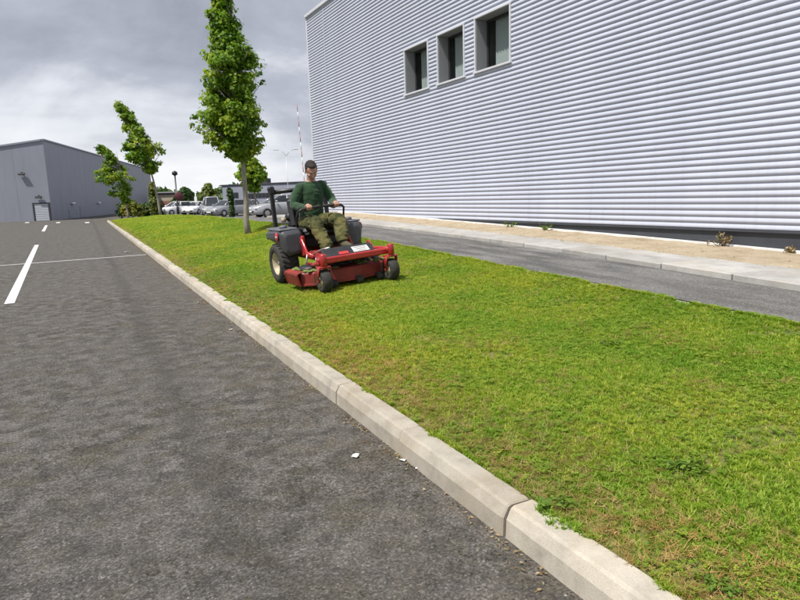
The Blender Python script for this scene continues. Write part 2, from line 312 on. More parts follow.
# ------------------------------------------------------------------ mesh helpers
class MB:
    def __init__(s): s.v = []; s.f = []; s.sm = []; s.mi = []
    def add(s, vs, fs, smooth=False, mi=0, M=None):
        b = len(s.v)
        if M is not None: vs = [M @ Vector(q) for q in vs]
        s.v += [tuple(q) for q in vs]; s.f += [[b+i for i in f] for f in fs]; s.sm += [smooth]*len(fs); s.mi += [mi]*len(fs); return s
    def box(s, c, d, ch=None, M=None, mi=0):
        """chamfered box: centre c, full size d"""
        h = [x/2 for x in d]; ch = min(h)*0.25 if ch is None else min(ch, min(h)*0.95)
        vs = []; idx = {}
        for sx in (-1, 1):
            for sy in (-1, 1):
                for sz in (-1, 1):
                    for a in range(3):
                        q = [sx*(h[0]-ch), sy*(h[1]-ch), sz*(h[2]-ch)]; q[a] = (sx, sy, sz)[a]*h[a]
                        idx[(sx, sy, sz, a)] = len(vs); vs.append([q[0]+c[0], q[1]+c[1], q[2]+c[2]])
        fs = []
        for a in range(3):
            b, e = [(1, 2), (2, 0), (0, 1)][a]
            for sg in (-1, 1):
                ring = []
                for (p, q) in ((-1, -1), (1, -1), (1, 1), (-1, 1)):
                    k = [0, 0, 0]; k[a] = sg; k[b] = p; k[e] = q; ring.append(idx[(*k, a)])
                fs.append(ring if sg > 0 else ring[::-1])
        for a in range(3):
            b, e = [(1, 2), (2, 0), (0, 1)][a]
            for p in (-1, 1):
                for q in (-1, 1):
                    k0 = [0, 0, 0]; k1 = [0, 0, 0]; k0[a] = -1; k1[a] = 1; k0[b] = k1[b] = p; k0[e] = k1[e] = q
                    r = [idx[(*k0, b)], idx[(*k1, b)], idx[(*k1, e)], idx[(*k0, e)]]
                    fs.append(r if p*q < 0 else r[::-1])
        for sx in (-1, 1):
            for sy in (-1, 1):
                for sz in (-1, 1):
                    r = [idx[(sx, sy, sz, a)] for a in range(3)]; fs.append(r if sx*sy*sz > 0 else r[::-1])
        return s.add(vs, fs, False, mi, M)
    def rings(s, rs, closed=False, cap=True, smooth=True, mi=0, M=None):
        n = len(rs[0]); vs = [q for r in rs for q in r]; fs = []
        m = len(rs)
        for i in range(m if closed else m-1):
            j = (i+1) % m
            for k in range(n): fs.append([i*n+k, i*n+(k+1) % n, j*n+(k+1) % n, j*n+k])
        if cap and not closed: fs.append(list(range(n))[::-1]); fs.append([(m-1)*n+k for k in range(n)])
        return s.add(vs, fs, smooth, mi, M)
    def tube(s, pts, rad, seg=10, ry=None, M=None, mi=0, cap=True, roundcap=False):
        pts = [Vector(p) for p in pts]; n = len(pts)
        rad = [rad]*n if not hasattr(rad, '__len__') else list(rad)
        if roundcap:
            a, b = (pts[0]-pts[1]).normalized(), (pts[-1]-pts[-2]).normalized()
            r0, r1 = rad[0], rad[-1]
            pts = [pts[0]+a*r0*0.95, pts[0]+a*r0*0.6] + pts + [pts[-1]+b*r1*0.6, pts[-1]+b*r1*0.95]
            rad = [r0*0.25, r0*0.78] + rad + [r1*0.78, r1*0.25]; n = len(pts)
        up = None; rs = []
        for i, p in enumerate(pts):
            t = (pts[min(i+1, n-1)]-pts[max(i-1, 0)]).normalized()
            if up is None:
                up = Vector((0, 0, 1)) if abs(t.z) < 0.9 else Vector((1, 0, 0))
            u = (up - t*up.dot(t)).normalized(); w = t.cross(u); up = u
            k = ry if ry else 1.0
            rs.append([p + (u*math.cos(2*math.pi*a/seg) + w*math.sin(2*math.pi*a/seg)*k)*rad[i] for a in range(seg)])
        return s.rings(rs, cap=cap, M=M, mi=mi)
    def lathe(s, prof, seg=24, axis='z', c=(0, 0, 0), M=None, mi=0, closed=False):
        rs = []
        for (r, h) in prof:
            ring = []
            for a in range(seg):
                x, y = r*math.cos(2*math.pi*a/seg), r*math.sin(2*math.pi*a/seg)
                q = {'z': (x, y, h), 'y': (y, h, x), 'x': (h, x, y)}[axis]
                ring.append((q[0]+c[0], q[1]+c[1], q[2]+c[2]))
            rs.append(ring)
        return s.rings(rs, closed=closed, cap=not closed, M=M, mi=mi)
    def ell(s, c, r, seg=14, n=9, M=None, mi=0):
        rs = []
        for i in range(n):
            a = math.pi*(i+0.5)/n - math.pi/2
            rs.append([(c[0]+r[0]*math.cos(a)*math.cos(2*math.pi*k/seg), c[1]+r[1]*math.cos(a)*math.sin(2*math.pi*k/seg), c[2]+r[2]*math.sin(a)) for k in range(seg)])
        return s.rings(rs, M=M, mi=mi)
    def build(s, name, mats, parent=None):
        me = bpy.data.meshes.new(name); me.from_pydata(s.v, [], s.f)
        me.polygons.foreach_set('use_smooth', s.sm); me.polygons.foreach_set('material_index', s.mi)
        for m in (mats if isinstance(mats, (list, tuple)) else [mats]): me.materials.append(MT[m] if isinstance(m, str) else m)
        me.update()
        return link(name, me, parent)
def link(name, me, parent=None):
    o = bpy.data.objects.new(name, me); col.objects.link(o)
    if parent is not None: o.parent = parent
    return o
def tag(o, label=None, cat=None, group=None, kind=None):
    if label: o['label'] = label
    if cat: o['category'] = cat
    if group: o['group'] = group
    if kind: o['kind'] = kind
    return o
def empty(name, loc=(0, 0, 0), rz=0, **kw):
    o = bpy.data.objects.new(name, None); col.objects.link(o); o.location = loc; o.rotation_euler = (0, 0, rz); o.empty_display_size = 0.2
    return tag(o, **kw)
def copy_tree(o, parent=None):
    c = o.copy(); col.objects.link(c); c.parent = parent
    for ch in list(o.children): copy_tree(ch, c)
    return c
def grid(name, xs_of, ys, zf, mat, kind=None, skirt=0.0, nx=12):
    """sheet over rows Y; xs_of(y) gives (x0, x1)"""
    mb = MB(); vs = []; fs = []
    for y in ys:
        x0, x1 = xs_of(y)
        for i in range(nx+1):
            x = x0+(x1-x0)*i/nx; vs.append((x, y, zf(x, y)))
    m = nx+1
    for j in range(len(ys)-1):
        for i in range(nx): fs.append([j*m+i, j*m+i+1, (j+1)*m+i+1, (j+1)*m+i])
    if skirt:
        b = [i for i in range(m)] + [j*m+nx for j in range(1, len(ys))] + [(len(ys)-1)*m+i for i in range(nx-1, -1, -1)] + [j*m for j in range(len(ys)-2, 0, -1)]
        base = len(vs); vs += [(vs[i][0], vs[i][1], vs[i][2]-skirt) for i in b]
        for k in range(len(b)): k2 = (k+1) % len(b); fs.append([b[k2], b[k], base+k, base+k2])
    mb.add(vs, fs, True); o = mb.build(name, mat)
    return tag(o, kind=kind)

# ------------------------------------------------------------------ the ground
def I(xs, ys): return lambda q: float(np.interp(q, xs, ys))
kx_out = lambda y: 1.445 + 0.0285*y          # kerb face towards the car park
kx_in = lambda y: kx_out(y) + 0.155
SY, SZ = [-6, 2.5, 9.8, 19, 30, 40, 52, 60], [0.30, 0.43, 0.575, 0.70, 0.72, 0.62, 0.42, 0.15]
S = I(SY, SZ)
EXY, EXX = [-6, 2.5, 9.8, 19.1, 30, 53], [4.2, 4.6, 5.15, 5.7, 6.0, 6.5]
ex = I(EXY, EXX)
pathx = I([-6, 2, 3.3, 7.2, 15, 27], [5.3, 5.8, 5.95, 6.5, 7.05, 7.6])
slabx = I([-6, 3, 8, 15, 27], [6.5, 7.05, 7.5, 7.9, 8.3])
ZW = I([-6, 5, 8, 14.3, 20, 24, 30], [0.24, 0.46, 0.555, 0.715, 0.84, 0.88, 0.6])
T = I([-6, 2.5, 9.8, 19, 25, 34, 44, 60, 200], [0.30, 0.43, 0.575, 0.70, 0.66, 0.42, 0.15, 0.02, 0.02])
WALL_X, WALL_Y1 = 9.0, 23.87
LPT, LPV = [0, .08, .17, .28, .42, .57, .72, .86, 1], [0, .16, .29, .395, .48, .56, .67, .81, 1]
LP = I(LPT, LPV)
def G(x, y):
    k, e = kx_in(y), ex(y)
    if x <= e and y < 56:
        t = max(0.0, min(1.0, (x-k)/(e-k)))
        return 0.13 + (S(y)-0.13)*LP(t)
    s, tt = S(y), T(y)
    if y >= 56: return tt
    base = s + (tt-s)*min(1, (x-e)/2.5)
    if y < 27 and x > pathx(y):
        w = min(1, (x-pathx(y))/(WALL_X-pathx(y))); base = base + (ZW(y)-base)*w*(1 if y < 24 else (27-y)/3)
    return base

g = MB(); g.add([(-3000, -3000, -0.12), (3000, -3000, -0.12), (3000, 3000, -0.12), (-3000, 3000, -0.12)], [[0, 1, 2, 3]])
tag(g.build('ground', 'far_ground'), kind='structure')
ysC = list(np.arange(-8, 150.1, 2))
tag(grid('car_park', lambda y: (-70, kx_out(y)+0.05 if y < 55 else 26.0 if y > 75 else 8.0), ysC, lambda x, y: 0.0, 'asphalt', nx=30), kind='structure')
ysS = list(np.concatenate([np.arange(-8, 60, 1.0), np.arange(60, 171, 5.0)]))
def street_z(x, y):
    if y < 56:
        if x < kx_in(y): return -0.05
        if x < ex(y)+0.02: return G(x, y)-0.07
    return G(x, y) if y < 56 else (-0.03 if x < 8 else T(y))
grid('street', lambda y: (kx_out(y)+0.06, 75), ysS, street_z, 'asphalt_path', 'structure', nx=150)
grid('path', lambda y: (ex(y)+0.045, pathx(y)+0.02), list(np.arange(-6, 27.1, 0.75)), lambda x, y: G(x, y)+0.012, 'asphalt_path', 'structure', nx=6)
grid('sand_strip', lambda y: (slabx(y)-0.05, WALL_X+0.05), list(np.arange(-6, 26.1, 0.12)),
     lambda x, y: G(x, y)+0.030+0.022*mnoise.noise(Vector((x*2.2, y*2.2, 3)))+0.014*mnoise.noise(Vector((x*7, y*7, 1))), 'sand', 'structure', nx=18)
lawn = grid('lawn', lambda y: (kx_in(y)-0.01, ex(y)), list(np.concatenate([np.arange(-4, 20, 0.25), np.arange(20, 53.6, 0.8)])),
            lambda x, y: G(x, y)+0.010*mnoise.noise(Vector((x*1.7, y*1.7, 0)))-0.004, 'soil', 'structure', skirt=0.25, nx=22)

# painted lines: dashes along the bay row, one line across
def stripe(name, a, b, w, label):
    a, b = Vector(a), Vector(b); d = (b-a).normalized(); n = Vector((-d.y, d.x, 0))*w/2
    mb = MB(); mb.add([a-n, b-n, b+n, a+n], [[0, 1, 2, 3]]); o = mb.build(name, 'paint'); o['kind'] = 'structure'; return o
z1 = 0.004
stripe('road_marking', (-0.86, 11.0, z1), (-0.99, 27.0, z1), 0.135, '')
stripe('road_marking', (-1.10, 41.0, z1), (-1.17, 53.0, z1), 0.16, '')
stripe('road_marking', (-9.0, 17.4, z1+0.004), (1.93, 18.75, z1+0.004), 0.10, '')
for px in (27, 58, 87):
    q = at_z(px, 222.6, 0); stripe('road_marking', (q.x, q.y-1.2, z1), (q.x+0.02, q.y+1.2, z1), 0.3, '')

# kerb stones, one metre each with open joints
kerb = empty('kerb', (0, 0, 0), kind='structure')
kb = MB()
prof = [(0.0, -0.10), (0.010, 0.085), (0.034, 0.133), (0.050, 0.140), (0.145, 0.142), (0.155, 0.135), (0.155, -0.10)]
def kerb_mesh(seed):
    rr = random.Random(seed); mb = MB(); rs = []
    ends = [0.004, 0.012] + [0.1*i for i in range(1, 10)] + [0.986, 0.994]
    for k, y in enumerate(ends):
        sh = 0.006 if k in (0, len(ends)-1) else 0
        rs.append([(x + (sh if x < 0.1 else 0) + rr.uniform(-.0016, .0016), y, z - (sh if z > 0.1 else 0) + rr.uniform(-.0016, .0016)) for x, z in prof])
    mb.rings([r[::-1] for r in rs], smooth=False); return mb
kerb_me = []
for sd_ in range(4):
    o = kerb_mesh(sd_).build('kerb_stone', 'kerb', kerb); kerb_me.append(o.data)
    bpy.data.objects.remove(o)
ang = math.atan(0.0285)
y = -3.03
i = 0
while y < 54:
    o = link('kerb_stone', kerb_me[i % 4], kerb); o.location = (kx_out(y)+random.uniform(-.004, .004), y, random.uniform(-.004, .003)); o.rotation_euler = (random.uniform(-.002, .002), random.uniform(-.01, .01), -ang+random.uniform(-.002, .002))
    y += 1.0*math.cos(ang); i += 1
mb = MB(); mb.add([(kx_out(-3)+0.030, -3, -0.05), (kx_out(54)+0.030, 54, -0.05), (kx_out(54)+0.030, 54, 0.095), (kx_out(-3)+0.030, -3, 0.095), (kx_out(-3)+0.15, -3, 0.118), (kx_out(54)+0.15, 54, 0.118)], [[0, 1, 2, 3], [3, 2, 5, 4]])
mb.build('joint_mortar', 'joint', kerb)

# concrete edging between lawn and path, and two rows of slabs between path and sand
edg = empty('edging', kind='structure')
e_mb = MB(); e_mb.box((0, 0.495, 0), (0.06, 0.985, 0.16), 0.008); e0 = e_mb.build('edging_block', 'slab', edg); e_me = e0.data; bpy.data.objects.remove(e0)
y = -4.0
while y < 27:
    x0, x1 = ex(y)+0.02, ex(y+1)+0.02
    o = link('edging_block', e_me, edg); o.location = (x0, y, G(x0-0.03, y)-0.078+random.uniform(-.006, .006)); o.rotation_euler = (math.atan(G(x1-.03, y+1)-G(x0-.03, y)), 0, -math.atan(x1-x0)); y += 1.0
pav = empty('pavement', kind='structure')
sl = []
for k in range(3):
    mb = MB(); mb.box((0, 0, -0.06), (0.5, 0.985, 0.125), 0.010); o = mb.build('slab', 'slab', pav); sl.append(o.data); bpy.data.objects.remove(o)
for row in range(2):
    y = -4.0 + 0.37*row
    while y < 25.5:
        xa, xb = pathx(y+.5), slabx(y+.5); w = (xb-xa)/2
        xc = xa + w*(row+0.5); 
        o = link('slab', sl[int(y*3) % 3], pav)
        zc = G(xc, y+.5)
        o.location = (xc, y+.5, zc+(0.075 if row == 0 else 0.052)+random.uniform(-.004, .004)); o.scale = ((w-0.012)/0.5, 1, 1)
        sl_x = math.atan((G(xc+.2, y+.5)-G(xc-.2, y+.5))/0.4); sl_y = math.atan(G(xc, y+1)-G(xc, y))
        o.rotation_euler = (sl_y, -sl_x, -math.atan(pathx(y+1)-pathx(y))); y += 1.0

# ------------------------------------------------------------------ big clad warehouse on the right
def warehouse():
    wh = empty('warehouse', (WALL_X, WALL_Y1, 0), label='large pale ribbed metal warehouse with three square windows, right of the path', cat='building')
    X0, Y0, Y1, ZB, ZT = 0.0, -30.0, 0.0, 0.775, 8.24      # local: origin at the far corner
    P = 0.100
    wins = []
    for (l, r, tl, br) in (((406, 50), (430.5, 88), None, None), ((438.5, 33), (466.5, 75), None, None), ((476.5, 17.5), (511.5, 60), None, None)):
        pass
    wy = [(16.16, 14.90), (14.39, 13.20), (12.71, 11.42)]
    WZ0, WZ1 = 4.25, 5.50
    wins = [(b-WALL_Y1, a-WALL_Y1) for a, b in wy]
    n = int(round((ZT-ZB)/P)); P = (ZT-ZB)/n
    # one rib: sloping face up, crown, underside back to the pan
    rib = [(0.0, 0.0), (0.20, -0.004), (0.42, -0.030), (0.60, -0.036), (0.88, -0.034), (1.0, -0.0)]
    rib = [(0.00, 0.000), (0.05, -0.007), (0.14, -0.026), (0.22, -0.032), (0.36, -0.0335), (0.60, -0.026), (0.82, -0.011), (0.95, -0.002)]
    zs = []
    for k in range(n):
        for f, d in rib: zs.append((ZB+P*(k+f), d))
    zs.append((ZT, 0.0))
    def sheet(mb, ya, yb, za, zb):
        pts = [(z, d) for z, d in zs if za-1e-4 <= z <= zb+1e-4]
        m = max(1, int((yb-ya)/1.0)); vs = []; fs = []
        for j in range(m+1):
            yy = ya+(yb-ya)*j/m
            for z, d in pts: vs.append((d, yy, z))
        q = len(pts)
        for j in range(m):
            for i in range(q-1): fs.append([j*q+i, j*q+i+1, (j+1)*q+i+1, (j+1)*q+i])
        mb.add(vs, fs, True)
    # panels meet in thin vertical laps
    laps = [-30, -24.5, -18.9, -13.2, -7.6, -1.75, 0.0]
    wa, wb = min(w[0] for w in wins), max(w[1] for w in wins)
    z0 = ZB+P*round((WZ0-ZB)/P); z1_ = ZB+P*round((WZ1-ZB)/P)
    for a, b in zip(laps[:-1], laps[1:]):
        mb = MB(); lo, hi = a, b-0.0015
        cuts = sorted(w for w in wins if w[1] > lo and w[0] < hi)
        if not cuts: sheet(mb, lo, hi, ZB, ZT)
        else:
            sheet(mb, lo, hi, ZB, z0); sheet(mb, lo, hi, z1_, ZT)
            c = lo
            for w in cuts:
                if w[0] > c: sheet(mb, c, w[0], z0, z1_)
                c = max(c, w[1])
            if c < hi: sheet(mb, c, hi, z0, z1_)
        mb.build('cladding_panel', 'clad', wh)
        if b == 0: mb = MB(); mb.box((-0.020, b-0.012, (ZB+ZT)/2), (0.050, 0.09, ZT-ZB), 0.004); mb.build('corner_trim', 'trim', wh)
        if b == -1.75: mb = MB(); mb.box((-0.020, b, (ZB+ZT)/2), (0.046, 0.022, ZT-ZB), 0.004); mb.build('joint_strip', 'clad', wh)
    # inner wall with openings, roof, far sides
    mb = MB(); bx = lambda a, b, c, d: mb.box((0.17, (a+b)/2, (c+d)/2), (0.28, b-a, d-c), 0.002)
    bx(-30, -0.02, 0.2, z0-0.02); bx(-30, -0.02, z1_+0.02, ZT-0.02)
    c = -30
    for w in sorted(wins): bx(c, w[0]-0.005, z0-0.02, z1_+0.02); c = w[1]+0.005
    bx(c, -0.02, z0-0.02, z1_+0.02)
    mb.box((20.0, -0.15, ZT/2+0.1), (39.4, 0.25, ZT-0.3), 0.01); mb.box((20.0, -29.9, ZT/2+0.1), (39.4, 0.2, ZT-0.3), 0.01); mb.box((39.8, -15, ZT/2+0.1), (0.2, 29.5, ZT-0.3), 0.01)
    mb.build('wall', 'trim', wh)
    mb = MB(); mb.box((20.1, -15, ZT-0.15), (39.2, 29.6, 0.1), 0.01); mb.build('roof', 'roofing', wh)
    mb = MB(); mb.box((0.02, -15.0, ZT+0.03), (0.24, 30.06, 0.11), 0.01); mb.build('parapet_cap', 'trim', wh)
    mb = MB(); mb.box((0.008, -15.0, (ZB+0.2)/2+0.03), (0.03, 29.98, ZB-0.2), 0.004); mb.build('plinth', 'plinth', wh)
    mb = MB(); mb.box((-0.015, -15.0, ZB-0.012), (0.07, 30.0, 0.03), 0.004); mb.build('drip_flashing', 'plinth', wh)
    # white footing that follows the falling ground
    mb = MB(); rs = []
    for j in range(46):
        yy = -3+WALL_Y1*0 + (24.5)*j/45.0; yl = yy-WALL_Y1
        if yl > -0.1: break
        zt = ZW(yy)+0.055; rs.append([(-0.075, yl, zt-0.3), (-0.02, yl, zt-0.3), (-0.02, yl, zt+0.004), (-0.075, yl, zt)])
    mb.rings(rs, smooth=False); mb.build('footing', 'footing', wh)
    for (a, b) in sorted(wins):
        w = empty('window'); w.parent = wh; w.location = (0, (a+b)/2, (z0+z1_)/2)
        hw, hh = (b-a)/2, (z1_-z0)/2
        D = 0.33
        mb = MB(); t = 0.045
        mb.box((-0.035, 0, hh+t/2-0.01), (0.05, 2*hw+2*t, t), 0.005); mb.box((-0.040, 0, -hh-t/2+0.008), (0.075, 2*hw+2*t+.04, t), 0.005)
        for sg in (-1, 1): mb.box((-0.034, sg*(hw+t/2-0.008), 0), (0.046, t, 2*hh-0.02), 0.005)
        mb.build('surround', 'trim', w)
        mb = MB()
        for sg in (-1, 1):
            mb.box((D/2-0.02, sg*(hw-0.006), 0), (D, 0.012, 2*hh-0.03), 0.001); mb.box((D/2-0.02, 0, sg*(hh-0.007)), (D, 2*hw-0.03, 0.012), 0.001)
        mb.build('reveal', 'reveal', w)
        mb = MB()
        for sg in (-1, 1):
            mb.box((D-0.03, sg*(hw-0.045), 0), (0.05, 0.06, 2*hh-0.04), 0.006); mb.box((D-0.03, 0, sg*(hh-0.045)), (0.05, 2*hw-0.16, 0.06), 0.006)
        mb.build('frame', 'black_plastic', w)
        mb = MB(); mb.box((D-0.028, 0, 0), (0.008, 2*hw-0.15, 2*hh-0.15), 0.001); mb.build('pane', 'pane', w)
        mb = MB()
        m_ = 9; x0 = D+0.03
        vs = []; 
        ya, yb = -hw+0.04, 0.38
        for k in range(m_*2+1):
            yy = ya+(yb-ya)*k/(m_*2); vs += [(x0+0.025*(k % 2), yy, -hh+0.05), (x0+0.025*(k % 2), yy, hh-0.05)]
        mb.add(vs, [[2*k, 2*k+2, 2*k+3, 2*k+1] for k in range(m_*2)], True); mb.build('reflection_panel', 'sky_reflection', w)  # pale pleated panel added in place of a sky reflection in the pane
        mb = MB(); mb.add([(D+0.02, -hw-.3, -hh-.3), (D+0.02, hw+.3, -hh-.3), (D+0.02, hw+.3, hh+.3), (D+0.02, -hw-.3, hh+.3), (D+1.2, -hw-.3, -hh-.3), (D+1.2, hw+.3, -hh-.3), (D+1.2, hw+.3, hh+.3), (D+1.2, -hw-.3, hh+.3)],
                         [[4, 5, 6, 7], [0, 1, 5, 4], [3, 2, 6, 7], [0, 4, 7, 3], [1, 2, 6, 5]]); mb.build('room_box', 'room', w)
    return wh
warehouse()

# ------------------------------------------------------------------ grey shed on the left, far end of the car park
def shed():
    A = at_z(52.5, 220.5, 0); d = ray(51, 140); ZT = CAM_H + d.z*(A.y/d.y)
    B = at_z(150, 170, ZT); u = Vector((B.x-A.x, B.y-A.y, 0)); LB = u.length; u.normalize(); v = Vector((-u.y, u.x, 0))
    root = empty('industrial_shed', (A.x, A.y, 0), math.atan2(u.y, u.x), label='dark blue-grey windowless industrial shed at the far end of the car park', cat='building')
    LC, slope = 22.0, 0.145          # local: x along the long face, y along the gable, roof falls along y
    zt = lambda y: ZT - slope*y
    mb = MB()
    # long face of vertical sheets with shallow joints
    def panel(p, q, off, za, zb0, zb1, name='wall_sheet'):
        m = MB(); p, q = Vector(p), Vector(q); d_ = (q-p).normalized(); n_ = Vector((d_.y, -d_.x, 0))
        a, b = p+d_*0.005, q-d_*0.005
        vs = []
        for (c_, zz) in ((a, zb0), (b, zb1)):
            for k in (0, 1): o_ = n_*off*(1-k) - n_*0.12*k; vs += [(c_.x+o_.x, c_.y+o_.y, za), (c_.x+o_.x, c_.y+o_.y, zz)]
        m.add(vs, [[0, 4, 5, 1], [2, 3, 7, 6], [1, 5, 7, 3], [0, 1, 3, 2], [4, 6, 7, 5], [0, 2, 6, 4]]); return m.build(name, 'shed_clad', root)
    L = LB; st = 3.5; k = 0.0
    while k < L-0.01: e = min(L, k+st); panel((k, 0, 0), (e, 0, 0), 0.0, 0.0, ZT, ZT); k = e
    k = 0.0
    while k < LC-0.01: e = min(LC, k+2.75); panel((0, e, 0), (0, k, 0), 0.0, 0.0, zt(e), zt(k)); k = e
    mb = MB(); mb.add([(0.1, 0.1, ZT-0.06), (L-.1, 0.1, ZT-0.06), (L-.1, LC-.1, zt(LC)-0.06), (0.1, LC-.1, zt(LC)-0.06)], [[0, 1, 2, 3]]); mb.build('roof', 'roofing', root)
    mb = MB(); mb.add([(.03, .03, 0), (L-.05, .03, 0), (L-.05, .03, ZT-.1), (.03, .03, ZT-.1), (.03, LC-.05, 0), (.03, LC-.05, zt(LC)-.1)], [[0, 1, 2, 3], [4, 0, 3, 5]]); mb.build('lining', 'far_grey', root)
    mb = MB(); mb.add([(L-.1, .1, 0), (L-.1, LC-.1, 0), (L-.1, LC-.1, zt(LC)-.1), (L-.1, .1, ZT-.1), (.1, LC-.1, 0), (.1, LC-.1, zt(LC)-.1)], [[0, 1, 2, 3], [1, 4, 5, 2], ]); mb.build('rear_wall', 'shed_clad', root)
    mb = MB(); mb.box((L/2, 0.0, ZT+0.03), (L+.1, 0.22, 0.16), 0.02); 
    mb.build('roof_cap', 'far_grey', root)
    mb = MB(); ww = 0.16
    mb.add([(-0.1, 0.14, zt(.14)-.06), (.1, 0.14, zt(.14)-.06), (.1, .14, zt(.14)+.1), (-.1, .14, zt(.14)+.1), (-0.1, LC, zt(LC)-.06), (.1, LC, zt(LC)-.06), (.1, LC, zt(LC)+.1), (-.1, LC, zt(LC)+.1)], [[0, 1, 2, 3], [4, 7, 6, 5], [0, 3, 7, 4], [1, 5, 6, 2], [3, 2, 6, 7], [0, 4, 5, 1]]); mb.build('roof_cap', 'far_grey', root)
    Mi = Matrix.Rotation(-math.atan2(u.y, u.x), 4, 'Z') @ Matrix.Translation((-A.x, -A.y, 0))
    def on_gable(px, py):
        d_ = ray(px, py); o_ = Vector((0, 0, CAM_H)); n_ = u; t_ = (A-o_).dot(n_)/d_.dot(n_); return Mi @ (o_+d_*t_)
    def on_long(px, py):
        d_ = ray(px, py); o_ = Vector((0, 0, CAM_H)); n_ = v; t_ = (A-o_).dot(n_)/d_.dot(n_); return Mi @ (o_+d_*t_)
    a, b = on_gable(33.5, 204), on_gable(50.5, 219.5)
    dr = empty('roller_door'); dr.parent = root; dr.location = (0, (a.y+b.y)/2, 0)
    w_, h_ = abs(a.y-b.y), a.z
    ns = 8
    for k in range(ns): mb = MB(); mb.box((-0.04, 0, h_*(k+.5)/ns), (0.05, w_-.1, h_/ns-0.03), 0.01); mb.build('door_slat', 'shed_door', dr)
    mb = MB(); mb.box((-0.05, 0, h_+.06), (0.12, w_+.2, 0.12), 0.01)
    for sg in (-1, 1): mb.box((-0.05, sg*(w_/2+.03), h_/2), (0.12, 0.12, h_), 0.01)
    mb.build('door_frame', 'far_dark', dr)
    for px, py in ((22, 173), (39, 196)):
        c = on_gable(px, py); fl = empty('flood_light'); fl.parent = root; fl.location = c
        mb = MB(); mb.box((-0.08, 0, 0.05), (0.16, 0.08, 0.08), 0.01); mb.build('bracket', 'black_metal', fl)
        mb = MB(); mb.box((-0.24, 0, -0.02), (0.26, 0.6, 0.14), 0.04, M=Matrix.Rotation(R(-20), 4, 'Y')); mb.build('lamp_head', 'black_metal', fl)
    c = on_long(93.5, 148); fl = empty('flood_light'); fl.parent = root; fl.location = c
    mb = MB(); mb.box((0, -0.3, 0.05), (0.1, 0.6, 0.1), 0.01); mb.build('bracket', 'black_metal', fl)
    mb = MB(); mb.box((0, -0.6, -0.05), (1.3, 0.5, 0.22), 0.04); mb.build('lamp_head', 'black_metal', fl)
    for px, py in ((72, 203.5), (98, 203)):
        c = on_long(px, py); mb = MB(); mb.box((c.x, -0.15, c.z), (0.9, 0.3, 0.22), 0.08); mb.build('wall_light', 'white_paint', root)
    for px0, px1, pt in ((68.5, 77, 209), (79.5, 85, 206)):
        a, b = on_long(px0, pt), on_long(px1, pt); dd = empty('door'); dd.parent = root; dd.location = ((a.x+b.x)/2, -0.02, 0)
        mb = MB(); mb.box((0, 0, a.z/2), (b.x-a.x, 0.06, a.z), 0.02); mb.build('door_leaf', 'far_grey', dd)
        mb = MB(); mb.box((0.3*(b.x-a.x), -0.06, a.z*.48), (0.25, 0.05, 0.05), 0.01); mb.build('handle', 'steel', dd)
shed()

# ------------------------------------------------------------------ foliage
def leaf_cloud(name, pts, nrm, size, mat, parent, seed=0, maple=True, tone=None):
    """one five-pointed leaf face per point"""
    r = np.random.default_rng(seed); n = len(pts)
    if maple:
        shp = np.array([(-.05, -.5, 0), (.45, -.32, .10), (.32, .10, .06), (.52, .30, .16), (.10, .28, .0), (0, .62, -.10), (-.10, .28, .0), (-.52, .30, .16), (-.32, .10, .06), (-.45, -.32, .10)])
    else:
        shp = np.array([(0, -.5, 0), (.24, -.1, .05), (.20, .25, .05), (0, .55, -.06), (-.20, .25, .05), (-.24, -.1, .05)])
    k = len(shp)
    nz = nrm/np.linalg.norm(nrm, axis=1, keepdims=True)
    a = r.normal(size=(n, 3)); ux = np.cross(a, nz); ux /= np.linalg.norm(ux, axis=1, keepdims=True)+1e-9; uy = np.cross(nz, ux)
    sz = size*r.uniform(0.65, 1.25, n)[:, None]
    V = (pts[:, None, :] + sz[:, None]*(shp[None, :, 0, None]*ux[:, None] + shp[None, :, 1, None]*uy[:, None] + shp[None, :, 2, None]*nz[:, None])).reshape(-1, 3)
    me = bpy.data.meshes.new(name); me.vertices.add(n*k); me.loops.add(n*k); me.polygons.add(n)
    me.vertices.foreach_set('co', V.ravel().astype(np.float32)); me.loops.foreach_set('vertex_index', np.arange(n*k, dtype=np.int32))
    me.polygons.foreach_set('loop_start', np.arange(0, n*k, k, dtype=np.int32)); me.polygons.foreach_set('loop_total', np.full(n, k, dtype=np.int32))
    at = me.attributes.new('tone', 'FLOAT', 'FACE'); tn = r.uniform(0, 1, n) if tone is None else np.clip(tone + r.normal(0, .22, n), 0, 1); at.data.foreach_set('value', tn.astype(np.float32))
    me.materials.append(MT[mat]); me.update(); me.validate()
    o = link(name, me, parent); return o

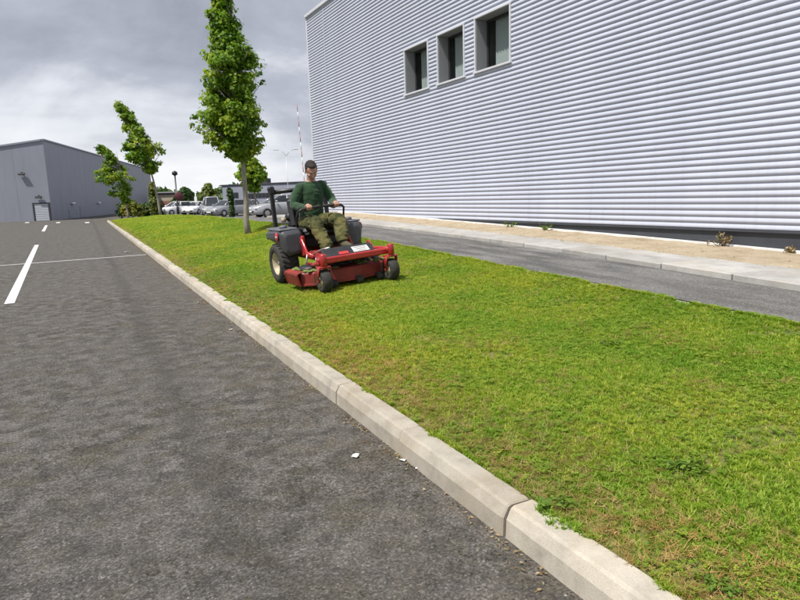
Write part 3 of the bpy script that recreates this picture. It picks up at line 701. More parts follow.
def tree(name, base, prof, zs0, trunk_r, nclump, per, leaf, mat, label, seed, lean=(0, 0), cat='tree', clump_r=0.33, group=None, limbs=True, top_h=None):
    """prof: rows (height, left, right) in metres either side of the trunk, across the view"""
    r = np.random.default_rng(seed)
    root = empty(name, base, label=label, cat=cat, group=group)
    cr, cf = np.array(Rl), np.array(Fl)
    hs = [p[0] for p in prof]; xl = [p[1] for p in prof]; xr = [p[2] for p in prof]
    H = hs[-1]
    ax = lambda h: np.array([lean[0]*h+lean[1]*h*h, 0.0])   # trunk drift across the view
    def trunkpt(h): return cr*(lean[0]*h+lean[1]*h*h)+np.array([0, 0, h])
    mb = MB(); n = 12; th = (top_h or H)*0.93
    pts = [Vector(trunkpt(-0.15+(th+0.15)*i/n)) + Vector((r.normal(0, .018), r.normal(0, .018), 0))*(i > 0) for i in range(n+1)]
    rad = [trunk_r*(1.25 if i == 0 else 1)*(1-0.88*(i/n)**0.9) for i in range(n+1)]
    mb.tube(pts, rad, 10); mb.build('trunk', 'bark', root)
    P = []; NN = []; TN = []; br = MB()
    # clumps first fill the outline, then limbs reach for them
    cl = []; K = 6.5/H
    tries = 0
    while len(cl) < nclump and tries < nclump*60:
        tries += 1
        h = r.uniform(hs[0], H); a = np.interp(h, hs, xl); b = np.interp(h, hs, xr); c = (a+b)/2; w = (b-a)/2
        if r.uniform() > w/max((q-p)/2 for p, q in zip(xl, xr))*0.8+0.22: continue
        w = w*(1+.30*mnoise.noise(Vector((h*1.9*K, seed, 0)))); c = c+.22*w*mnoise.noise(Vector((h*2.3*K, seed+9, 4)))
        th_ = r.uniform(0, 2*math.pi); w = w*(1+.22*mnoise.noise(Vector((math.cos(th_)*1.6, math.sin(th_)*1.6, h*1.5*K+seed)))); rr = (r.uniform()**0.46)*max(0.04, w-clump_r*0.60)
        cl.append((h, c+rr*math.cos(th_), rr*math.sin(th_)*1.0, rr/max(w, .1)))
    for j in range(int(nclump*.10)):
        h = r.uniform(hs[0], H); a = np.interp(h, hs, xl); b = np.interp(h, hs, xr); th_ = r.uniform(0, 6.283); w = (b-a)/2*r.uniform(1.0, 1.14)
        cl.append((h, (a+b)/2+w*math.cos(th_), w*math.sin(th_), -1))
    for (h, x, y, e) in cl:
        cen = cr*x+cf*y+np.array([0, 0, h])
        m = int(per*r.uniform(0.6, 1.4)); rad_ = clump_r*r.uniform(0.6, 1.15)
        if e < 0: m = m//4+3; rad_ *= .55
        q = r.normal(size=(m, 3)); q /= np.linalg.norm(q, axis=1, keepdims=True); q *= (r.uniform(size=m)**0.45*rad_)[:, None]; q[:, 2] *= 0.72
        P.append(cen+q); out = cr*(x-np.interp(h, hs, [(a+b)/2 for a, b in zip(xl, xr)]))+cf*y
        NN.append(q*1.4/rad_+out*0.45/(np.linalg.norm(out)+.2)+np.array([0, 0, .75])+r.normal(0, .5, (m, 3))); TN.append(np.full(m, r.uniform(0.05, 0.85)))
        if limbs and r.uniform() < 0.4:
            h0 = max(hs[0]+.12, h-abs(math.hypot(x, y))*r.uniform(0.7, 1.4)-0.15); p0 = trunkpt(h0); p1 = cen; mid = (p0+p1)/2+np.array([0, 0, 0.08])-(p1-p0)*0.05
            br.tube([Vector(p0), Vector(mid), Vector(p1)], [trunk_r*0.30*(1-h0/H*0.6), trunk_r*0.18, trunk_r*0.06], 5)
    if br.v: br.build('branches', 'bark', root)
    leaf_cloud('crown', np.concatenate(P), np.concatenate(NN), leaf, mat, root, seed, True, np.concatenate(TN))
    return root

def px_prof(base, depth, rows):
    """outline rows in pixels (y, xleft, xright) turned into metres for a plant at a known distance"""
    out = []
    o = base
    for (y_, a, b) in rows:
        pa, pb = at_d(a, y_, depth), at_d(b, y_, depth)
        out.append(((pa.z+pb.z)/2-o.z, (pa-o).dot(Rl), (pb-o).dot(Rl)))
    return sorted(out)
tb = at_z(248.4, 232, 0.55); tb.z = G(tb.x, tb.y)
dpt = (tb-Vector((0, 0, CAM_H))).dot(FW)
rows = [(160, 236, 252), (150, 224, 262), (141, 208, 265), (132, 199, 267), (123, 197, 266), (113, 203, 265), (103, 206, 265), (92, 208, 265), (80, 211, 264), (68, 214, 266), (58, 218, 263), (48, 217, 252), (34, 219, 246), (20, 219, 244), (8, 222, 241), (-4, 227, 236)]
tree('maple_tree', tb, px_prof(tb, dpt, rows), None, 0.090, 380, 70, 0.082, 'maple', 'tall slender maple with pale bark, nearest tree, on the lawn behind the mower', 21, lean=(-0.004, 0.0), clump_r=0.245)
t2 = at_z(160.5, 215.5, 0.42); t2.z = G(t2.x, min(t2.y, 50)); d2 = (t2-Vector((0, 0, CAM_H))).dot(FW)
rows = [(172, 150, 158), (166, 140, 162), (158, 127, 165), (150, 124, 166), (146, 126, 168), (141, 129, 155), (135, 132, 152), (128, 131, 148), (122, 129, 144), (116, 125, 140), (111, 122, 135), (106, 121, 130)]
tree('maple_tree', t2, px_prof(t2, d2, rows), None, 0.10, 210, 46, 0.16, 'maple', 'maple with a bent trunk and top leaning left, before the grey shed', 5, lean=(-0.055, -0.022), clump_r=0.36)
t3 = at_z(128.5, 216, 0.40); t3.z = G(t3.x, min(t3.y, 50)); d3 = (t3-Vector((0, 0, CAM_H))).dot(FW)
rows = [(203, 122, 131), (197, 120, 133), (192, 105, 133), (186, 102, 137), (180, 101, 138), (175, 99, 136), (170, 104, 134), (164, 109, 127), (158, 106, 123), (152, 103, 116), (148, 102, 110)]
tree('young_tree', t3, px_prof(t3, d3, rows), None, 0.08, 100, 42, 0.16, 'maple', 'short young tree with ragged tiers in front of the grey shed', 8, lean=(-0.02, -0.012), clump_r=0.36)
q = at_d(153.5, 214, d2+3); q.z = 0.2
tree('young_tree', q, px_prof(q, d2+3, [(213, 151, 156), (207, 150, 158), (200, 150, 158), (193, 151, 157), (188, 152, 156), (182, 152, 155)]), None, 0.05, 60, 26, 0.2, 'light_leaf', 'thin light green sapling close to the bent maple trunk', 14, clump_r=0.28)
q = at_d(256, 212, 44); q.z = T(q.y)
tree('small_tree', q, px_prof(q, 44, [(190, 249, 260), (184, 243, 264), (178, 239, 266), (173, 238, 267), (168, 240, 266), (163, 243, 262), (159, 247, 257)]), None, 0.11, 130, 32, 0.22, 'maple', 'small round-headed tree standing behind the trunk of the nearest maple', 31, clump_r=0.38)

def shrub(name, cpx, base_z, depth, rows, n, leaf, mat, label, seed, cat='shrub', group=None, cr_=0.35):
    q = at_d(cpx, 210, depth); q.z = base_z
    return tree(name, q, px_prof(q, depth, rows), None, 0.06, n, 40, leaf, mat, label, seed, cat=cat, clump_r=cr_, limbs=False, group=group)
shrub('shrub', 132, 0.0, 58, [(215, 122, 143), (210, 121, 143), (206, 123, 142), (202, 126, 138)], 90, 0.16, 'yellow_leaf', 'yellow-green shrub beside the young tree at the end of the lawn', 41)
shrub('hedge', 151, 0.0, 60, [(215, 139, 163), (210, 139, 163), (206, 140, 162), (204, 141, 162)], 130, 0.16, 'dark_leaf', 'low dark clipped hedge under the bent maple', 42, 'hedge')
shrub('shrub', 121, 0.0, 59, [(215, 117, 127), (209, 117, 127), (204, 119, 125)], 50, 0.16, 'dark_leaf', 'dark green shrub on the left of the yellow-green shrub', 43)
shrub('shrub', 186, 0.0, 88, [(213, 171, 198), (206, 170, 199), (199, 173, 197), (193, 178, 194), (189, 182, 189)], 220, 0.3, 'dark_leaf', 'big dark green bush behind the two white cars', 44, cr_=0.55)
shrub('shrub', 209, 0.0, 96, [(212, 196, 222), (204, 197, 221), (197, 199, 219), (191, 203, 215), (185, 207, 211)], 220, 0.3, 'light_leaf', 'light green bushy tree behind the parked people carrier', 45, cr_=0.55, cat='tree')
shrub('conifer', 231.5, 0.1, 47, [(217, 229.5, 234), (208, 229.5, 234), (200, 228.5, 234.5), (194, 228, 234), (188, 228.5, 232)], 70, 0.12, 'dark_leaf', 'narrow dark upright conifer rising beside the dark parked car', 46, cr_=0.22, cat='tree')
shrub('shrub', 10.5, 0.0, 66, [(222, 4, 17), (218, 4, 17.5), (215, 6, 15), (212.5, 9, 13)], 60, 0.2, 'dark_leaf', 'small round bush against the grey shed, left of its roller door', 47)
for k, (a, b) in enumerate(((17, 33), (33, 50))):
    shrub('ground_shrub', (a+b)/2, 0.0, 66.5, [(222.5, a, b), (221, a, b), (219.3, a+1, b-1)], 40, 0.16, 'dark_leaf', ('strip of low planting beside the round bush at the shed foot', 'strip of low planting in front of the shed roller door')[k], 48+k)
for k, (p, d_, t_) in enumerate(((150, 250, 190), (240, 200, 184))): pass

# ------------------------------------------------------------------ far buildings, lamps, signs
def far_building():
    a, b = at_d(224, 214, 92), at_d(330, 214, 84); a.z = b.z = 0
    u = (b-a); L = u.length; u.normalize()
    root = empty('office_building', a, math.atan2(u.y, u.x), label='low grey flat-roofed office building with dark window band behind the cars', cat='building')
    H = at_d(226, 186, 92).z
    mb = MB(); mb.box((L/2, 5, H/2), (L, 10, H), 0.03); mb.build('wall', 'far_grey', root)
    mb = MB(); mb.box((L/2, 5, H+0.08), (L+.3, 10.3, 0.18), 0.04); mb.build('roof', 'far_dark', root)
    xw = lambda px: (at_d(px, 195, 91)-a).dot(u)
    zt, zb = at_d(235, 192.5, 91).z, at_d(235, 198, 91).z
    def win(x0, x1, z0, z1, n):
        for k in range(n):
            w = (x1-x0)/n; c = x0+w*(k+.5); f = empty('window'); f.parent = root; f.location = (c, -0.02, (z0+z1)/2)
            mb = MB(); mb.box((0, 0, 0), (w-.05, 0.10, z1-z0), 0.02); mb.build('frame', 'far_dark', f)
            mb = MB(); mb.box((0, -0.06, 0), (w-.3, 0.03, z1-z0-.25), 0.005); mb.build('pane', 'car_glass', f)
    win(xw(229.5), xw(242.5), zb, zt, 3)
    win(xw(254), xw(300), zb-.1, zt-.2, 9)
    win(xw(231), xw(243), 0.3, zb-.5, 3)
    mb = MB(); mb.box((xw(250), -0.5, zb-.25), (xw(262)-xw(229), 1.0, 0.15), 0.02); mb.build('canopy', 'far_dark', root)
    mb = MB(); mb.box((xw(266), 2.5, H+.5), (1.1, 1.1, 0.8), 0.05); mb.build('roof_unit', 'far_dark', root)
far_building()
def beige_house():
    a = at_d(158, 208, 112); a.z = 0; root = empty('house', a, -AZ, label='distant beige and red-brown house left of the dark bush', cat='house')
    H = at_d(168, 194.5, 112).z; H1 = at_d(168, 201, 112).z
    mb = MB(); mb.box((2, 2, H1+(H-H1)/2), (5, 4, H-H1), 0.05); mb.build('upper_wall', 'beige', root)
    mb = MB(); mb.box((2, 2, H1/2), (5.1, 4.1, H1), 0.05); mb.build('lower_wall', 'tile_red', root)
    mb = MB(); mb.box((2, 2, H+.25), (5.6, 4.6, 0.5), 0.2); mb.build('roof', 'far_dark', root)
beige_house()
def treeline():
    """the dark far rim of the land: a wood that reads as one mass"""
    pts = []; nn = []
    r = np.random.default_rng(77)
    n = 16000
    ang_ = r.uniform(R(-34), R(62), n); dist = r.uniform(330, 420, n)
    hmax = 5.5+3.0*np.sin(ang_*9)+2.0*np.sin(ang_*23+1)+1.4*np.sin(ang_*61)
    z = r.uniform(0, 1, n)**0.7*np.maximum(hmax, 2.5)
    P = np.stack([np.sin(ang_)*dist, np.cos(ang_)*dist, z], 1); nn = r.normal(0, .6, (n, 3))+np.array([0, -.5, .8])
    o = leaf_cloud('distant_wood', P, nn, 3.2, 'dark_leaf', None, 78, False); tag(o, 'distant dark line of woodland on the horizon', 'woodland', kind='stuff')
treeline()

def lamp_post():
    q = at_d(178.2, 213, 62); q.z = 0; H = at_d(175.5, 171.5, 62).z
    root = empty('street_lamp', q, label='dark street lamp with a small round head before the dark bush', cat='street lamp')
    mb = MB(); mb.tube([(0, 0, 0), (0, 0, .9), (0, 0, .95), (0, 0, H-.45)], [0.13, 0.13, 0.085, 0.065], 10); mb.build('pole', 'black_metal', root)
    mb = MB(); mb.lathe([(0.05, H-.5), (0.10, H-.42), (0.26, H-.34), (0.27, H-.12), (0.16, H-.02), (0.03, H+.04)], 14); mb.build('lamp_head', 'black_metal', root)
lamp_post()
def round_sign():
    q = at_d(179.3, 213, 61); q.z = 0
    root = empty('road_sign', q, -AZ+0.5, label='dark red road sign on a post in front of the dark bush', cat='road sign')
    zc = at_d(180.5, 196.5, 61).z
    mb = MB(); mb.tube([(0.1, 0.04, 0), (0.1, 0.04, zc+.35)], 0.035, 8); mb.build('post', 'galv', root)
    mb = MB(); mb.lathe([(0.02, -.02), (0.40, -.02), (0.42, 0), (0.40, .02), (0.02, .02)], 20, 'y', (0.1, 0, zc)); mb.build('sign_plate', 'sign_dark', root)
round_sign()
def white_post():
    q = at_d(197, 213, 66); q.z = 0; H = at_d(197, 191, 66).z
    root = empty('sign_post', q, -AZ, label='slim white post with a small white plate between bush and people carrier', cat='sign')
    mb = MB(); mb.tube([(0, 0, 0), (0, 0, H)], 0.05, 8); mb.build('post', 'white_paint', root)
    mb = MB(); mb.box((0, -0.06, H-.9), (0.3, 0.03, 0.6), 0.008); mb.build('sign_plate', 'white_paint', root)
white_post()
def double_lamp():
    q = at_d(289.5, 213, 70); q.z = 0; H = at_d(288.5, 155, 70).z
    root = empty('street_lamp', q, -AZ, label='tall thin pale street lamp with two arms, left of the raised barrier', cat='street lamp')
    mb = MB(); mb.tube([(0, 0, 0), (0, 0, 1.0), (0, 0, H)], [0.05, 0.04, 0.022], 8); mb.build('pole', 'galv', root)
    for sg in (-1, 1):
        mb = MB(); mb.tube([(0, 0, H-.2), (sg*.35, 0, H+.25), (sg*.85, 0, H+.48)], 0.022, 6); mb.build('arm', 'galv', root)
        mb = MB(); mb.box((sg*1.12, 0, H+.52), (0.5, 0.18, 0.09), 0.03); mb.build('lamp_head', 'galv', root)
double_lamp()
def barrier():
    dpt_ = 38.0; q = at_d(307.5, 214, dpt_); q.z = T(q.y)
    root = empty('barrier_gate', q, -AZ, label='car park barrier with its red and white arm raised, left of the warehouse corner', cat='barrier')
    mb = MB(); mb.box((0, 0, .5), (0.36, 0.34, 1.0), 0.03); mb.build('housing', 'white_paint', root)
    p1 = at_d(300.3, 107, dpt_)-q; top = Vector((p1.dot(Rl), p1.dot(Fl)*0, p1.z)); bot = Vector((0, -0.22, 0.85)); top.y = -0.22
    n = 13
    for k in range(n):
        a, b = bot.lerp(top, k/n), bot.lerp(top, (k+1)/n-0.002); mb = MB(); mb.tube([a, b], 0.026-0.010*k/n, 8, ry=0.6); mb.build('arm_segment', 'red_paint' if k % 2 == 0 else 'white_paint', root)
barrier()

# ------------------------------------------------------------------ parked cars
def car(name, q, heading, paint, label, L=4.3, W=1.78, H=1.46, van=False, group='cars parked beyond the lawn'):
    root = empty(name, q, heading, label=label, cat='car', group=group)      # local: x forward
    hl = L/2; belt = 0.94 if not van else 1.0; sill = 0.22
    # lower body: section outline per station, rounded plan at both ends
    st = [(-hl, .80, .42, .78), (-hl+.10, .90, .30, .90), (-hl+.45, .97, .22, belt), (-.6, 1, .2, belt), (.55, 1, .2, belt), (.95, .99, .2, belt-.02), (hl-.75, .97, .2, belt-.11), (hl-.25, .90, .22, belt-.22), (hl-.05, .80, .28, .62), (hl, .70, .36, .54)]
    mb = MB(); rs = []
    for (x, w, z0, z1) in st:
        h = W/2*w
        rs.append([(x, -h*.92, z0), (x, -h, z0+.12), (x, -h*1.0, (z0+z1)/2), (x, -h*.97, z1-.10), (x, -h*.88, z1), (x, 0, z1+.025), (x, h*.88, z1), (x, h*.97, z1-.10), (x, h, (z0+z1)/2), (x, h, z0+.12), (x, h*.92, z0)])
    mb.rings([r[::-1] for r in rs]); mb.build('body', paint, root)
    # glasshouse and roof
    xr0, xr1 = (-hl+.10, .35) if van else (-hl+.75, .25)
    xb0, xb1 = (-hl+.03, 1.25 if van else 1.05) if van else (-hl+.25, 1.0)
    mb = MB(); wb, wt = W/2*.88, W/2*.70
    def cab(z, k):
        x0 = xb0+(xr0-xb0)*k; x1 = xb1+(xr1-xb1)*k; w = wb+(wt-wb)*k
        return [(x0, -w*.85, z), (x0+.12, -w, z), (x1-.2, -w, z), (x1, -w*.75, z), (x1, w*.75, z), (x1-.2, w, z), (x0+.12, w, z), (x0, w*.85, z)]
    mb.rings([cab(belt-.02, 0), cab(belt+.2, .42), cab(H-.07, .93)], smooth=False); gh = mb.build('glasshouse', 'car_glass', root)
    mb = MB(); mb.rings([cab(H-.085, .95), cab(H-.02, 1.02), [(x*.93+.0*x, y_*.85, H) for x, y_, z in cab(H, 1.08)]], smooth=True); mb.build('roof', paint, root)
    for sg in (-1, 1):
        for (a, b) in (((xb1-.02, wb*.78), (xr1+.03, wt*.8)), ((-.05, wb*1.005), (-.12, wt*1.02)), ((xb0+.06, wb*.95), (xr0+.05, wt*.95))):
            mb = MB(); mb.tube([(a[0], sg*a[1], belt-.02), (b[0], sg*b[1], H-.07)], 0.045, 6); mb.build('pillar', paint, root)
        mb = MB(); mb.box((.75, sg*(W/2+.07), belt+.07), (.16, .18, .12), .04); mb.build('mirror', paint, root)
        mb = MB(); mb.box((hl-.13, sg*W*.34, .64), (.20, .36, .13), .05); mb.build('headlight', 'lamp_glass', root)
        mb = MB(); mb.box((-hl+.07, sg*W*.36, .78), (.14, .26, .22), .05); mb.build('tail_light', 'lamp_red', root)
        for xw in (hl-.85, -hl+.80):
            wh = empty('wheel'); wh.parent = root; wh.location = (xw, sg*(W/2-.09), .315)
            mb = MB(); mb.lathe([(.20, -.1), (.29, -.1), (.315, -.06), (.315, .06), (.29, .1), (.20, .1)], 20, 'y', closed=True); mb.build('tyre', 'rubber', wh)
            mb = MB(); mb.lathe([(.02, sg*.085), (.10, sg*.095), (.20, sg*.085), (.205, 0), (.02, 0)], 16, 'y'); mb.build('rim', 'alloy', wh)
    mb = MB(); mb.box((hl-.02, 0, .40), (.08, W*.62, .16), .03); mb.build('grille', 'black_plastic', root)
    mb = MB(); mb.box((hl+.03, 0, .43), (.02, .5, .11), .004); mb.build('number_plate', 'plate', root)
    return root
def cpos(px, d_):
    q = at_d(px, 212, d_); q.z = G(q.x, q.y)+0.003; return q
face = math.atan2(-Fl.y, -Fl.x)          # nose towards the viewer
car('parked_car', cpos(177.3, 66), face-0.72, 'car_white', 'white hatchback parked farthest left of the cars, beneath the dark street lamp', 3.9, 1.74, 1.44)
car('parked_car', cpos(196.5, 67), face-0.15, 'car_white', 'white car parked nose out beneath the slim white post', 3.9, 1.72, 1.40)
car('parked_van', cpos(212.5, 60), face+0.35, 'car_silver', 'tall pale people carrier parked between white car and dark conifer', 4.3, 1.82, 1.80, True)
car('parked_car', cpos(228.5, 53), face-0.55, 'car_grey', 'dark grey saloon parked by the narrow dark conifer', 4.3, 1.78, 1.42)
car('parked_car', cpos(243.5, 57), face+0.1, 'car_dark', 'black car half hidden behind the nearest maple trunk', 4.0, 1.74, 1.42)
car('parked_car', cpos(283, 43), face-1.05, 'car_silver', 'silver estate car parked behind the mower roll bar', 4.5, 1.82, 1.52, True)
car('parked_car', cpos(252, 62), face+0.2, 'car_silver', 'small silver car parked behind the round-headed tree', 3.8, 1.7, 1.42)

q = at_d(1.0, 220, 63); q.z = 0
cab_ = empty('utility_cabinet', q, -AZ, label='pale grey utility cabinet at the left edge beside the round bush', cat='cabinet')
mb = MB(); mb.box((0, 0, .36), (0.6, 0.35, 0.62), 0.02); mb.build('cabinet_body', 'galv', cab_)
mb = MB(); mb.box((0, 0, .03), (0.66, 0.41, 0.08), 0.01); mb.build('base', 'slab', cab_)
mb = MB(); mb.box((0, 0, .70), (0.68, 0.43, 0.05), 0.015); mb.build('lid', 'galv', cab_)

# ------------------------------------------------------------------ riding mower
FWD = Vector((0.035, -1.0, 0)).normalized(); LEFT = Vector((-FWD.y, FWD.x, 0))
ORG = Vector((3.16, 8.40, 0))
def gl(x, y): p = ORG+FWD*x+LEFT*y; return G(p.x, p.y)
zr, zl, zf, zb = gl(.65, -.48), gl(.65, .48), (gl(1.3, -.47)+gl(1.3, .47))/2, (gl(0, -.5)+gl(0, .5))/2
vL = (LEFT*0.96 + Zu*(zl-zr)).normalized(); vF = (FWD*1.3 + Zu*(zf-zb)); vF = (vF - vL*vF.dot(vL)).normalized(); vU = vF.cross(vL)
MM = Matrix((vF, vL, vU)).transposed().to_4x4(); MM.translation = (ORG.x, ORG.y, zb+0.012)
def fused(name, mb, voxel, mats, parent, smooth=3, wr=0.0, wscale=6.0, seed=0, region=None, fold=None):
    """closed tubes fused into one continuous skin"""
    o = mb.build(name+'_raw', mats[0], None)
    md = o.modifiers.new('r', 'REMESH'); md.mode = 'VOXEL'; md.voxel_size = voxel; md.use_smooth_shade = True
    if smooth: s_ = o.modifiers.new('s', 'SMOOTH'); s_.factor = 0.5; s_.iterations = smooth
    dg = bpy.context.evaluated_depsgraph_get(); me = bpy.data.meshes.new_from_object(o.evaluated_get(dg)); bpy.data.objects.remove(o)
    me.name = name
    if wr:
        for v in me.vertices:
            p = v.co*wscale
            f = mnoise.fractal(p+Vector((seed, seed*2, 0)), 0.6, 2.0, 3)
            r_ = 1-abs(mnoise.noise(Vector((v.co.x*wscale*1.1, v.co.y*wscale*1.1, v.co.z*wscale*2.2))+Vector((seed*3, 0, 5))))*2.2
            v.co = v.co + v.normal*wr*(0.55*f+0.55*r_)
    me.materials.clear()
    for m in mats: me.materials.append(MT[m])
    for p in me.polygons:
        p.use_smooth = True
        p.material_index = region(p.center) if region else 0
    me.update(); return link(name, me, parent)
def mower():
    root = empty('riding_mower', label='red zero-turn riding mower with grey tank pods, driven across the lawn', cat='mower'); root.matrix_world = MM
    def part(name, mat, fn, parent=root):
        mb = MB(); fn(mb); return mb.build(name, mat, parent)
    # rear drive wheels
    for sg in (-1, 1):
        w = empty('drive_wheel'); w.parent = root; w.location = (0, sg*.50, .268)
        def tyre(mb):
            pr = [(.150, -.105), (.165, -.128), (.215, -.138), (.248, -.128), (.266, -.100), (.270, -.05), (.271, 0), (.270, .05), (.266, .100), (.248, .128), (.215, .138), (.165, .128), (.150, .105)]
            mb.lathe(pr, 40, 'y', closed=True)
            for k in range(26):
                a = 2*math.pi*k/26
                for s2 in (-1, 1):
                    Mx = Matrix.Rotation(a+(s2*.06), 4, 'Y') @ Matrix.Translation((0, s2*.06, .270)) @ Matrix.Rotation(s2*.45, 4, 'Z')
                    mb.box((0, 0, 0), (.026, .105, .018), .004, M=Mx)
        part('tyre', 'rubber', tyre, w)
        def rim(mb):
            o = sg
            mb.lathe([(.004, o*.040), (.040, o*.045), (.046, o*.055), (.060, o*.052), (.075, o*.030), (.115, o*.030), (.128, o*.065), (.148, o*.108), (.160, o*.118), (.163, o*.095), (.150, 0), (.02, 0)], 32, 'y')
        part('rim', 'cream', rim, w)
        def hub(mb):
            mb.lathe([(.003, sg*.085), (.030, sg*.083), (.034, sg*.040), (.003, sg*.04)], 14, 'y')
            for k in range(5):
                a = 2*math.pi*k/5; mb.lathe([(.002, sg*.055), (.009, sg*.055), (.010, sg*.03), (.002, sg*.03)], 6, 'y', (.075*math.sin(a), 0, .075*math.cos(a)))
        part('hub', 'steel', hub, w)
    # frame
    def frame(mb):
        for sg in (-1, 1):
            mb.box((.34, sg*.27, .37), (1.70, .06, .10), .008)
            mb.box((-.18, sg*.34, .42), (.52, .05, .20), .01)
        mb.box((-.46, 0, .37), (.07, .86, .10), .008); mb.box((.50, 0, .40), (.07, .48, .06), .008)
        mb.box((1.22, 0, .375), (.085, 1.02, .075), .012)
    part('frame', 'red', frame)
    for sg in (-1, 1):
        def side(mb):
            mb.tube([(.26, sg*.33, .66), (.36, sg*.335, .54), (.50, sg*.34, .39), (.72, sg*.34, .375)], [.050, .050, .045, .035], 8, ry=.55)
            mb.box((.33, sg*.32, .50), (.10, .05, .27), .012, M=None)
        part('side_panel', 'red', side)
        def arm(mb):
            mb.tube([(.70, sg*.30, .38), (.98, sg*.38, .40), (1.20, sg*.46, .40), (1.34, sg*.47, .40)], [.030, .034, .036, .036], 8)
            mb.tube([(.72, sg*.42, .30), (.98, sg*.46, .31), (1.2, sg*.44, .36)], .022, 8)
        part('front_arm', 'red', arm)
        c = empty('caster'); c.parent = root; c.location = (1.31, sg*.47, 0)
        def post(mb):
            mb.lathe([(.004, .475), (.036, .472), (.042, .462), (.042, .335), (.030, .325), (.004, .325)], 16, 'z', (.03, 0, 0))
        part('pivot_post', 'red', post, c)
        def fork(mb):
            mb.box((.0, 0, .315), (.13, .150, .022), .006)
            for s2 in (-1, 1):
                mb.tube([(.02, s2*.074, .315), (0, s2*.078, .25), (-.015, s2*.078, .13)], [.034, .032, .026], 8, ry=.35)
            mb.tube([(-.015, -.092, .14), (-.015, .092, .14)], .013, 8)
        part('fork', 'red', fork, c)
        part('tyre', 'rubber', lambda mb: mb.lathe([(.070, -.050), (.080, -.060), (.120, -.063), (.137, -.045), (.141, 0), (.137, .045), (.120, .063), (.080, .060), (.070, .050)], 28, 'y', (-.015, 0, .139), closed=True), c)
        part('rim', 'cream', lambda mb: mb.lathe([(.010, -.058), (.030, -.056), (.034, -.044), (.074, -.050), (.076, 0), (.074, .050), (.034, .044), (.030, .056), (.010, .058)], 20, 'y', (-.015, 0, .139)), c)
    # cutting deck
    plan = [(1.13, -.22), (1.17, -.08), (1.17, .10), (1.13, .24), (1.12, .42), (1.02, .62), (.86, .69), (.62, .69), (.46, .58), (.42, .30), (.42, -.30), (.48, -.55), (.60, -.65), (.96, -.65), (1.08, -.52), (1.12, -.36)]
    def deck(mb):
        n = len(plan); cx = .78
        f = lambda k, z: [(cx+(x-cx)*k, y*k, z) for x, y in plan]
        mb.rings([f(1.012, .065), f(1.012, .085), f(.995, .09), f(.985, .215), f(.955, .235), f(.6, .24)], smooth=False, cap=True)
    part('deck', 'red_dirty', deck)
    def covers(mb):
        for yc in (-.42, .0, .42):
            mb.lathe([(.16, .236), (.155, .268), (.12, .285), (.01, .29)], 20, 'z', (.76, yc, 0))
    part('belt_cover', 'black_plastic', covers)
    def clip(mb):
        rr = random.Random(4)
        for k in range(70):
            a, b = rr.uniform(.5, 1.06), rr.choice((-1, 1))*rr.uniform(.15, .6); mb.ell((a, b, .245), (rr.uniform(.02, .06), rr.uniform(.02, .06), rr.uniform(.008, .022)), 7, 4)
    tag(part('clippings', 'clippings', clip), kind='stuff')
    def chute(mb):
        Mx = Matrix.Translation((.78, -.685, .145)) @ Matrix.Rotation(R(14), 4, 'X')
        mb.box((0, 0, 0), (.46, .018, .165), .006, M=Mx); mb.box((0, .035, .085), (.46, .075, .014), .004, M=Mx)
        mb.box((-.20, -.012, 0), (.02, .012, .15), .003, M=Mx); mb.box((.20, -.012, 0), (.02, .012, .15), .003, M=Mx)
    part('discharge_chute', 'red_dirty', chute)
    for yc in (-.30, .06, .36):
        part('deck_roller', 'rubber', lambda mb: mb.lathe([(.008, -.045), (.045, -.045), (.052, -.03), (.052, .03), (.045, .045), (.008, .045)], 16, 'y', (1.175, yc, .062)))
    # foot platform, toe board with label
    part('foot_platform', 'black_plastic', lambda mb: (mb.box((.82, 0, .325), (.62, .56, .025), .006), [mb.box((.62+.06*k, 0, .341), (.02, .48, .010), .003) for k in range(8)]))
    Mt = Matrix.Translation((1.135, -.03, .438)) @ Matrix.Rotation(R(33), 4, 'Y')
    tb_ = part('toe_board', 'black_plastic', lambda mb: mb.box((0, 0, 0), (.20, .70, .028), .008, M=Mt))
    part('front_guard', 'red', lambda mb: (mb.box((.115, 0, -.022), (.035, .80, .055), .010, M=Mt), mb.box((-.11, .36, -.02), (.12, .03, .05), .008, M=Mt)))
    part('label', 'decal_white', lambda mb: mb.box((.005, .165, .0165), (.105, .225, .004), .001, M=Mt), tb_)
    part('badge', 'decal_red', lambda mb: mb.box((.035, -.085, .0165), (.05, .13, .004), .001, M=Mt), tb_)
    def lines(mb):
        for k in range(4): mb.box((-.03+.024*k, .165+.01*(k % 2), .0195), (.007, .17-.02*k, .002), .0005, M=Mt)
    part('label_print', 'pod', lines, tb_)
    # tank pods over the wheels
    for sg in (-1, 1):
        pd = empty('tank_pod'); pd.parent = root; pd.location = (0, sg*.47, 0)
        def sec(x, z0, z1, w0, w1):
            yo, yi = sg*w1, -sg*.15
            return [(x, yi, z0+.02), (x, sg*w0, z0), (x, sg*(w0+.05), z0+.05), (x, yo, z1-.11), (x, yo, z1-.03), (x, yo-sg*.03, z1), (x, yi+sg*.02, z1+.01), (x, yi, z1-.03)]
        st = [(-.34, .60, .66, .04, .10), (-.31, .555, .705, .06, .135), (-.10, .535, .725, .06, .155), (.12, .47, .735, .06, .155), (.22, .40, .73, .06, .15), (.31, .38, .715, .05, .13), (.345, .42, .67, .03, .09)]
        tk = MB(); tk.rings([sec(*a)[::-1] if sg < 0 else sec(*a) for a in st]); fused('tank', tk, .011, ['pod'], pd, 4)
        part('tank_top', 'pod_top', lambda mb: (mb.box((0, sg*.005, .737), (.56, .27, .026), .012), mb.lathe([(.052, .745), (.055, .78), (.04, .79), (.003, .79)], 16, 'z', (.12, sg*.02, 0))), pd)
